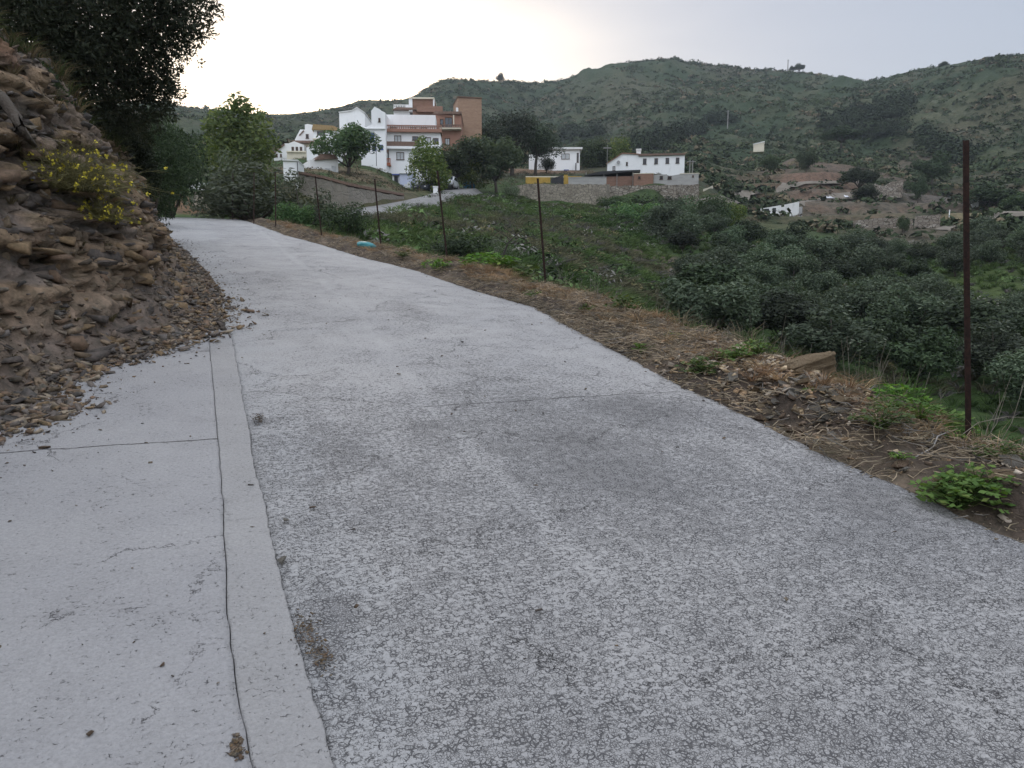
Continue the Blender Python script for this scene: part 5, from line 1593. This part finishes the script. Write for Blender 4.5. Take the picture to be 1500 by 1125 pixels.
# dry tufts
pos, tint, L_ = [], [], []
for i in range(900):
    s = g.uniform(.5, 30) if i < 560 else g.uniform(7.5, 14); d = float(lipw(s)) * g.uniform(.35, 1.25)
    p = on_verge(s, d, -.01)
    pos.append(p); q = g.random(); tint.append(np.array([.26, .165, .10]) * (1 - q) + np.array([.38, .28, .165]) * q); L_.append(g.uniform(.07, .24))
tussocks('dry_grass', np.array(pos), np.array(L_), np.array(tint), 46, .0028, g, M_GRASS, None, 1.3)
# tall straw and green grass below the lip
pos, tint, L_ = [], [], []
for i in range(2300):
    s = g.uniform(3, 32); d = float(lipw(s)) + g.uniform(.0, 2.4); p = on_verge(s, d, -.02)
    pos.append(p); q = g.random(); tint.append(np.array([.065, .115, .035]) if q < .6 else np.array([.20, .17, .115])); L_.append(g.uniform(.2, .5) * (1 if d < float(lipw(s)) + .8 else 1.3))
tussocks('tall_grass', np.array(pos), np.array(L_), np.array(tint), 30, .004, g, M_GRASS, None, .5)

# ---------------- weeds
M_WEED = leafmat('weed_leaves', (.065, .13, .025), (.13, .215, .05), (.19, .25, .06), .38, 8)


def weed(loc, size, label, g, n=26, group=None):
    n = int(n * 2.2)
    root = empty('weed', loc, g.uniform(0, 6), label, 'plant', group); stem = MB(); pos, nr, ax, ln = [], [], [], []
    for i in range(n):
        a = g.uniform(0, 2 * PI); q = g.random() ** .6; tip = Vector((math.cos(a) * size * q, math.sin(a) * size * q, size * g.uniform(.25, .85) * (1.1 - .4 * q)))
        stem.tube([(0, 0, -.02), tip * .5 + Vector((0, 0, size * .14)), tip], [.0035, .0028, .0012], 4, False)
        for k in range(5):
            dv = Vector((math.cos(a + (k - 2) * .9), math.sin(a + (k - 2) * .9), .25)); off = tip + dv * size * .16 - Vector((0, 0, .02 * k * size))
            pos.append(off); nr.append((g.normal() * .35, g.normal() * .35, 1)); ax.append(dv); ln.append(size * g.uniform(.15, .29))
    nr = np.array(nr); nr /= np.linalg.norm(nr, axis=1, keepdims=True)
    V, Fq = quads(np.array(pos), nr, np.array(ln), np.array(ln) * .62, g, np.array(ax, float))
    mesh_np('foliage', V, Fq, M_WEED, root); stem.build('stem', M_WEED, root)
    return root


g = np.random.default_rng(19)
for u, v, sz, n, lb in [(1026, 556, .16, 22, 'green weed clump at the road edge left of the rubble'), (1078, 556, .15, 20, 'low spreading green weed left of the large ochre rock'), (1108, 553, .13, 18, 'small bright green weed touching the rubble heap'),
                        (1288, 660, .15, 20, 'dark green weed below the upright pale stone'), (1298, 632, .12, 16, 'light green weed beside the upright pale stone'), (1316, 612, .15, 20, 'green weed on the lip of the verge left of the tall post'),
                        (1372, 628, .20, 26, 'tall light green leafy weed left of the tall post'), (1398, 632, .15, 18, 'leafy weed right against the tall rusty post'), (1392, 655, .08, 10, 'little green weed under the leafy weeds by the post'),
                        (1405, 738, .17, 34, 'widest green weed clump at the lower right road edge'), (1430, 730, .15, 24, 'feathery green weed at the right of the lowest clump'), (1318, 690, .06, 8, 'tiny weed near the crooked white stick'),
                        (940, 518, .10, 12, 'small weed at the road edge among dry straw'), (985, 508, .09, 10, 'tiny green weed in the dry litter on the verge'), (640, 398, .22, 20, 'green weed at the road edge by the leaning post'),
                        (715, 402, .42, 40, 'bright green tall weeds under the bare black branch'), (745, 405, .40, 36, 'right hand bright green weeds under the black branch'), (915, 470, .22, 18, 'bright weed at the lip of the verge in the middle'),
                        (1185, 610, .05, 8, 'tiny weed among the stones under the large ochre rock'), (1238, 585, .10, 12, 'weed behind the right end of the large ochre rock'), (1345, 640, .13, 16, 'weed on the soil between two taller weeds'), (1460, 690, .12, 16, 'weed beside the pale stone at the right edge'),
                        (1055, 545, .09, 10, 'small weed between the two low road edge weeds'), (860, 468, .10, 10, 'small weed in straw before the leaning front post'), (780, 436, .12, 12, 'weed at the foot of the leaning front post'), (590, 384, .18, 14, 'weed on the verge between two mid posts'),
                        (350, 318, .5, 16, 'bright green weed at the right corner of the road crest')]:
    s, d = pxw(u, v); weed(on_verge(s, max(.1, d), .0), sz * 1.3, lb, g, n)

# ---------------- stalks, sticks, branch
M_STALK = simple('dry_stalk', (.26, .23, .19), (.19, .165, .13), 8); M_DEAD = simple('dead_wood', (.035, .030, .028), (.06, .05, .045), 10); M_STICK = simple('bleached_stick', (.36, .34, .32), (.28, .26, .25), 10)
g = np.random.default_rng(20)
lbl = 'clump of thin dry grey stalks standing on the lip of the verge'
for u, v, h, n, lb in [(1052, 492, .55, 8, lbl), (1095, 506, .65, 11, lbl), (1125, 516, .55, 10, lbl), (1150, 527, .5, 9, lbl), (1276, 572, .75, 12, lbl), (1293, 580, .55, 8, lbl), (1335, 600, .4, 8, lbl), (1010, 478, .45, 7, lbl), (880, 452, .5, 9, lbl), (830, 432, .5, 8, lbl), (960, 470, .42, 8, lbl),
                       (1462, 662, .55, 7, 'dry stalks arching out right of the tall rusty post')]:
    s, d = pxw(u, v); b0 = on_verge(s, max(d, .4), -.03); m_ = MB()
    for i in range(n):
        q = Vector((g.normal() * .14, g.normal() * .14, 0)); ln = Vector((g.normal() * .16, g.normal() * .12, 1)) * h * g.uniform(.5, 1.1)
        if u > 1450: ln = Vector((g.uniform(.1, .5), .1, 1)) * h * g.uniform(.6, 1.1)
        r0 = .0022 + .0008 * g.random(); md = q + ln * .55 + Vector((g.normal(), g.normal(), 0)) * .02
        m_.tube([q, md, q + ln], [r0, r0 * .8, r0 * .4], 4)
        if g.random() < .6:
            for k in range(2): m_.tube([md.lerp(q + ln, .2 + .4 * k), md.lerp(q + ln, .5 + .4 * k) + Vector((g.normal() * .06, g.normal() * .05, .04))], [r0 * .6, r0 * .3], 3)
    o = m_.build('dry_stalks', M_STALK); o.location = b0; tag(o, lb, 'dry plant', 'dry stalk clumps on the verge' if lb == lbl else None)
s, d = pxw(1462, 668); b0 = on_verge(s, d, -.02); m_ = MB()
m_.tube([(-.25, .1, .0), (-.22, .1, .16), (-.08, .12, .26), (.12, .13, .30), (.3, .13, .29)], [.003, .003, .0028, .002, .001], 5)
o = m_.build('arched_stalk', M_STALK); o.location = b0; tag(o, 'single bent dry stalk arching beside the tall rusty post', 'dry plant')
s, d = pxw(1340, 690); s2, d2 = pxw(1390, 652); a, b_ = on_verge(s, d, .02), on_verge(s2, d2, .05); m_ = MB()
m_.tube([Vector((0, 0, 0)), (b_ - a) * .35 + Vector((.03, 0, .0)), (b_ - a) * .6 + Vector((.0, 0, .03)), (b_ - a)], [.003, .005, .005, .004], 7)
o = m_.build('crooked_stick', M_STICK, smooth=True); o.location = a; tag(o, 'bleached crooked stick lying on the soil near the tall post', 'stick')
b0 = P(733, 388, 20.5); m_ = MB(); pth = [(733, 392), (738, 372), (744, 356), (755, 345), (768, 336)]; m_.tube([P(u, v, 20.5) - b0 for u, v in pth], [.035, .028, .022, .015, .006], 6)
for (a1, b1, a2, b2) in [(744, 356, 790, 352), (755, 345, 728, 320), (748, 352, 722, 335), (768, 348, 796, 340), (744, 360, 726, 345), (755, 345, 742, 318)]:
    p0, p1 = P(a1, b1, 20.5) - b0, P(a2, b2, 20.3 + g.random()) - b0; m_.tube([p0, p0.lerp(p1, .5) + Vector((g.normal() * .06, 0, g.normal() * .06)), p1], [.012, .008, .003], 5)
    for k in range(3): m_.tube([p0.lerp(p1, .4 + .2 * k), p0.lerp(p1, .6 + .2 * k) + Vector((g.normal() * .15, g.normal() * .1, abs(g.normal()) * .2))], [.005, .002], 4)
o = m_.build('dead_branch', M_DEAD); o.location = b0; tag(o, 'bare black forked branch standing out of the weeds', 'branch')

# turquoise bundle
A, Q = np.meshgrid(np.linspace(0, 2 * PI, 49), np.linspace(-PI / 2, PI / 2, 25), indexing='ij')
nx, ny, nz_ = np.cos(A) * np.cos(Q), np.sin(A) * np.cos(Q), np.sin(Q)
f = 1 + .14 * fbm(nx * 1.6, ny * 1.6, nz_ * 1.6, oct=3, seed=400) + .05 * fbm(nx * 6, ny * 2, nz_ * 6, oct=3, seed=401, ridged=True)
V = np.stack([np.sign(nx) * np.abs(nx) ** .8 * .34 * f, ny * .26 * f, .12 + nz_ * .13 * f - .04 * nx], -1)
M_TURQ = simple('turquoise_plastic', (.03, .19, .21), (.05, .25, .27), 5, .45, .4, 14, .4, bdist=.02)
o = mesh_np('plastic_bundle', V.reshape(-1, 3), grid_faces(49, 25)[:, ::-1], M_TURQ, smooth=True)
s, d = pxw(537, 367); o.location = on_verge(s, max(.35, d), .0); o.rotation_euler = (0, .06, -.3); o.scale = (.72, .72, .72)
tag(o, 'turquoise plastic bundle dumped on the verge beside a fence post', 'plastic bundle')

# ---------------- bank plants and the big tree
BP = BANKV.reshape(-1, 3); _h = BP - np.array([0, 0, CAMZ])
_y = _h[:, 1] * cp - _h[:, 2] * sp; _z = _h[:, 1] * sp + _h[:, 2] * cp
_u = np.where(_y > .3, 750 + FPX * _h[:, 0] / np.maximum(_y, .3), -1e5); _v = 562.5 - FPX * _z / np.maximum(_y, .3)


def bank_px(u, v, tol=7):
    m = (abs(_u - u) < tol) & (abs(_v - v) < tol)
    if not m.any(): return None
    i = np.where(m)[0]; return Vector(BP[i[np.argmin(_y[i])]])


def sprigs(C, RAD, n, L, leaf, g, k=7, inner=.5, aspect=.34):
    C = np.asarray(C, float); RAD = np.asarray(RAD, float); wgt = RAD ** 2; wgt /= wgt.sum(); ki = g.choice(len(C), n, p=wgt); d = rand_dirs(n, g)
    lump = 1 + .25 * vnoise(d[:, 0] * 3 + ki * 9, d[:, 1] * 3, d[:, 2] * 3, 5)
    p0 = C[ki] + d * (RAD[ki] * (1 - inner * g.random(n) ** 1.5) * lump)[:, None]
    ax = d * .6 + rand_dirs(n, g) * .7 + np.array([0, 0, .1]); ax /= np.linalg.norm(ax, axis=1, keepdims=True)
    P_, N_, A_ = [], [], []
    for j in range(k):
        t = (j + .5) / k; sd = rand_dirs(n, g); sd -= ax * (sd * ax).sum(1, keepdims=True); sd /= np.linalg.norm(sd, axis=1, keepdims=True)
        a = ax * .6 + sd * .8; P_.append(p0 + ax * (L * t) + sd * leaf * .45); A_.append(a); N_.append(np.cross(a, rand_dirs(n, g)))
    P_, N_, A_ = np.concatenate(P_), np.concatenate(N_), np.concatenate(A_); N_ /= np.linalg.norm(N_, axis=1, keepdims=True)
    ln = leaf * (.7 + .6 * g.random(len(P_)))
    return quads(P_, N_, ln, ln * aspect, g, A_)


g = np.random.default_rng(21)
M_BIGLEAF = leafmat('evergreen_leaves', (.030, .042, .024), (.060, .075, .040), (.085, .085, .045), .22, .8)
base = P(105, 235, 13.5)
lum = [(20, 10, 12.5, 70), (70, 40, 12.5, 60), (120, 20, 13, 70), (180, 10, 13.5, 65), (235, 15, 13.5, 48), (272, 25, 13.2, 34), (205, 55, 13.5, 55), (250, 55, 13.4, 32), (150, 75, 14, 60), (95, 90, 13, 50), (45, 85, 12.5, 45), (200, 100, 14, 42),
       (225, 112, 14, 30), (160, 130, 14, 48), (110, 140, 13.5, 45), (215, 145, 14.5, 34), (235, 140, 14.5, 22), (60, -60, 13, 90), (160, -70, 13.5, 90), (240, -50, 13.5, 60), (-40, 0, 12, 80), (-60, -80, 12, 90), (180, 175, 14.5, 40), (145, 185, 14.2, 36), (100, -150, 13.5, 90), (288, 8, 13.2, 28)]
C = [P(u, v, r) - base for u, v, r, q in lum]; RAD = [q * r / 1100 for u, v, r, q in lum]
root = empty('evergreen_tree', base, 0, 'big dark evergreen tree overhanging the rocky bank at the upper left', 'tree')
V, Fq = sprigs(C, RAD, 12500, .16, .075, g); mesh_np('crown', V, Fq, M_BIGLEAF, root)
m_ = MB(); fork = Vector((.05, 0, 1.3)); m_.tube([(0, 0, -.6), (.05, 0, .5), fork], [.19, .15, .12], 9)
for c in C: c = Vector(c); m_.tube([fork * .9, fork.lerp(c, .5) + Vector((g.normal() * .1, 0, .1)), c], [.06, .035, .008], 5)
m_.build('trunk', M_BARK, root, smooth=True)
for i, (u, v, r, spec, lb) in enumerate([(225, 275, 19, [(215, 220, 42), (240, 250, 38), (205, 255, 36), (255, 225, 34), (225, 285, 28), (190, 215, 34)], 'dark bushy shrub hanging over the far end of the rocky bank'),
                                         (185, 275, 15.5, [(185, 240, 30), (165, 222, 30), (200, 262, 24), (178, 205, 30)], 'dark green shrub behind the yellow flowering broom'),
                                         (50, 165, 10.5, [(45, 135, 22), (62, 150, 20), (30, 120, 22), (75, 165, 16)], 'bluish green shrub above the broom under the big tree')]):
    b0 = bank_px(u, v) or P(u, v, r); b0 = P(u, v, r)
    root = empty('bank_shrub', b0, 0, lb, 'shrub')
    C = [P(a, b_, r + g.normal() * .3) - b0 for a, b_, q in spec]; RAD = [q * r / 1100 for a, b_, q in spec]
    V, Fq = sprigs(C, RAD, 2600, .14, .07, g); mesh_np('crown', V, Fq, (M_DARK, M_DARK, M_MID)[i], root)
    m_ = MB()
    for c in C: m_.tube([(0, 0, -.5), Vector(c) * .5, c], [.03, .02, .006], 5)
    m_.build('trunk', M_BARK, root)

# flowering broom on the bank
M_BROOM = leafmat('broom_twigs', (.085, .080, .034), (.15, .13, .06), None, .2, 4); M_FLOWER = simple('yellow_blossom', (.62, .52, .06), (.50, .42, .05), 9)
for (u0, v0, n, R_, lb) in [(105, 268, 560, 75, 'broom shrub with yellow blossoms hanging over the rocky bank'), (150, 312, 240, 42, 'smaller yellow dotted broom at the edge of the bank')]:
    b0 = bank_px(u0, v0 + 18) or P(u0, v0, 9); r = math.hypot(b0.x, b0.y)
    root = empty('flowering_broom', b0, 0, lb, 'shrub'); tw = MB(); fl_p = []; rad = R_ * r / 1100
    for i in range(n):
        d = rand_dirs(1, g)[0]; d[2] = abs(d[2]) * .9 + .05; d = Vector(d) * rad * g.uniform(.5, 1.15); q = Vector((g.normal(), g.normal(), 0)) * rad * .22
        md = q + d * .55 + Vector((0, 0, .05 * rad)); tip = q + d + Vector((g.normal(), g.normal(), -.9)) * rad * .14
        tw.tube([q, md, tip], [.0032, .0022, .001], 3, False)
        for k in range(4): tw.tube([md.lerp(tip, k * .22), md.lerp(tip, k * .22 + .3) + Vector(rand_dirs(1, g)[0]) * rad * .10], [.0016, .0008], 3, False)
        if g.random() < .25: fl_p.append(md.lerp(tip, g.uniform(.4, 1.0)))
    tw.build('twigs', M_BROOM, root)
    pos = np.array([p for p in fl_p for k in range(6)]) + g.normal(size=(len(fl_p) * 6, 3)) * .010
    V, Fq = quads(pos, rand_dirs(len(pos), g), .028, .022, g); o = mesh_np('blossom', V, Fq, M_FLOWER, root); o['kind'] = 'stuff'

# grasses on the upper bank and in the cutting
pos, tint, L_ = [], [], []
for i in range(2300):
    s = g.uniform(3, 33); d = float(talus_w(s)) + float(cut_h(s)) / 1.9 + g.uniform(-.35, 5.0) * (g.random() ** .6)
    p = on_bank(s, d); pos.append(p); q = g.random()
    tint.append(np.array([.065, .080, .030]) if q < .45 else np.array([.15, .115, .065])); L_.append(g.uniform(.10, .34))
for i in range(130):
    s = g.uniform(4, 30); d = float(talus_w(s)) + g.uniform(.1, 1.2); pos.append(on_bank(s, d)); tint.append(np.array([.12, .10, .055])); L_.append(g.uniform(.05, .14))
tussocks('bank_grass', np.array(pos), np.array(L_), np.array(tint), 34, .004, g, M_GRASS, None, .8)
m_ = MB(); q = [bank_px(u, v) for u, v in ((4, 150), (18, 178), (34, 200), (52, 218))]; q = [p for p in q if p is not None]
if len(q) >= 2:
    m_.tube([p - q[0] + Vector((.06, -.08, .03)) for p in q], [.05] * (len(q) - 1) + [.02], 7); o = m_.build('dead_root', M_BARK, smooth=True); o.location = q[0]; tag(o, 'thick dark root lying down the rocky bank at the left edge', 'root')

SUN_ELEV, SUN_E, SUN_ANG = 12.0, 0.8, 12.0
SKY = (1.0, 3.0, 1.0); SKY_STRENGTH = .12
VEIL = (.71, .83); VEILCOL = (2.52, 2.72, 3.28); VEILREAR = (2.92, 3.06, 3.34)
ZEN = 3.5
HAZE = 0.00024
EXPOSURE = 0.66
# ------------------------------------------------------------------ camera, sky, light, air
cam = bpy.data.cameras.new('camera')
cam.sensor_width = 36.0
cam.lens = 36.0 * FPX / 1500.0
cam.clip_end = 6000; cam.clip_start = .05
co = bpy.data.objects.new('camera', cam); COL.objects.link(co)
co.location = (0, 0, CAMZ)
co.rotation_euler = (PI / 2 - PITCH, 0, 0)
SC.camera = co

SUN_AZ = math.atan2(ray(490, 105)[0], ray(490, 105)[1])    # east of +Y is positive
SUN_EL = R(SUN_ELEV)
w = bpy.data.worlds.new('World'); SC.world = w; w.use_nodes = True
nt = w.node_tree; nt.nodes.clear()
out = nt.nodes.new('ShaderNodeOutputWorld'); bg = nt.nodes.new('ShaderNodeBackground')
sky = nt.nodes.new('ShaderNodeTexSky'); sky.sky_type = 'NISHITA'; sky.sun_disc = False
sky.sun_elevation = SUN_EL; sky.sun_rotation = SUN_AZ
sky.altitude = 300; sky.air_density = SKY[0]; sky.dust_density = SKY[1]; sky.ozone_density = SKY[2]
# thin high veil of cloud that whitens and evens the sky
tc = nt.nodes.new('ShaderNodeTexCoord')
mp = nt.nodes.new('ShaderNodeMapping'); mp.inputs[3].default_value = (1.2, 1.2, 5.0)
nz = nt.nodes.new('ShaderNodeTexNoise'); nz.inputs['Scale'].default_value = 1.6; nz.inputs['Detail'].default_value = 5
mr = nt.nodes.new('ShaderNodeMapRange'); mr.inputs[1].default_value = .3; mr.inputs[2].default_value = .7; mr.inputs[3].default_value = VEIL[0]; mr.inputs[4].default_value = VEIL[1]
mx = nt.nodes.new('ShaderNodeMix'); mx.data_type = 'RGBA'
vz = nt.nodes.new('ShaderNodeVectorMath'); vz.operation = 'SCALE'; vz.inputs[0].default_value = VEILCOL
# veil boosted overhead and behind the camera, an added fill for road and facades
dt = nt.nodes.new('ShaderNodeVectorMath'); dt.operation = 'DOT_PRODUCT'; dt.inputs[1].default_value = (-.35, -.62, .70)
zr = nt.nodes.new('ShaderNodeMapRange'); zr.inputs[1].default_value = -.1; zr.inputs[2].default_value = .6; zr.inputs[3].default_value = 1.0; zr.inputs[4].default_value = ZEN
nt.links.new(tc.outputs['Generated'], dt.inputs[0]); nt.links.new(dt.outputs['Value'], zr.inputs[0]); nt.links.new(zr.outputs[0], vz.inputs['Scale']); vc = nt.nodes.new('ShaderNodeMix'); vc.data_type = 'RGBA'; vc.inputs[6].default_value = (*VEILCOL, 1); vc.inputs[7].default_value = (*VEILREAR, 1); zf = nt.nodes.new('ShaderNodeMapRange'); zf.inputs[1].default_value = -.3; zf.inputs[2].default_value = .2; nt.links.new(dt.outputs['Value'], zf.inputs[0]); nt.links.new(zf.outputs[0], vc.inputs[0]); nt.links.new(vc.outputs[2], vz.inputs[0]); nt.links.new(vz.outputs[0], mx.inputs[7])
L = nt.links.new
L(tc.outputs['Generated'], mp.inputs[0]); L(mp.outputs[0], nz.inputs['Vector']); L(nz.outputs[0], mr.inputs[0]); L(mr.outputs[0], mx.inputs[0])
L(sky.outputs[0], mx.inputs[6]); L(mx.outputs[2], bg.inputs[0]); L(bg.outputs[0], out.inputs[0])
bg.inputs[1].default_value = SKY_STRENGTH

sl = bpy.data.lights.new('sun', 'SUN'); sl.energy = SUN_E; sl.angle = R(SUN_ANG); sl.color = (1.0, .90, .76)
so = bpy.data.objects.new('sun', sl); COL.objects.link(so)
so.location = (-60, 200, 90)
d = -Vector((math.sin(SUN_AZ) * math.cos(SUN_EL), math.cos(SUN_AZ) * math.cos(SUN_EL), math.sin(SUN_EL)))
so.rotation_euler = d.to_track_quat('-Z', 'Y').to_euler()

if HAZE > 0:
    b = NB('evening_air')
    v = b.n('VolumePrincipled', {'Color': (.72, .80, .92, 1), 'Density': HAZE, 'Anisotropy': .35})
    b.t.links.new(v.outputs[0], b.out.inputs['Volume'])
    g = MB(); g.box(-860, 860, -470, 900, -61, 215)
    tag(g.build('haze', b.m), kind='stuff')

SC.view_settings.view_transform = 'Standard'; SC.view_settings.look = 'None'
SC.view_settings.exposure = EXPOSURE; SC.view_settings.gamma = 1.0
SC.cycles.use_denoising = True
SC.cycles.max_bounces = 6; SC.cycles.diffuse_bounces = 3; SC.cycles.volume_bounces = 1; SC.cycles.transparent_max_bounces = 8
SC.cycles.caustics_reflective = False; SC.cycles.caustics_refractive = False
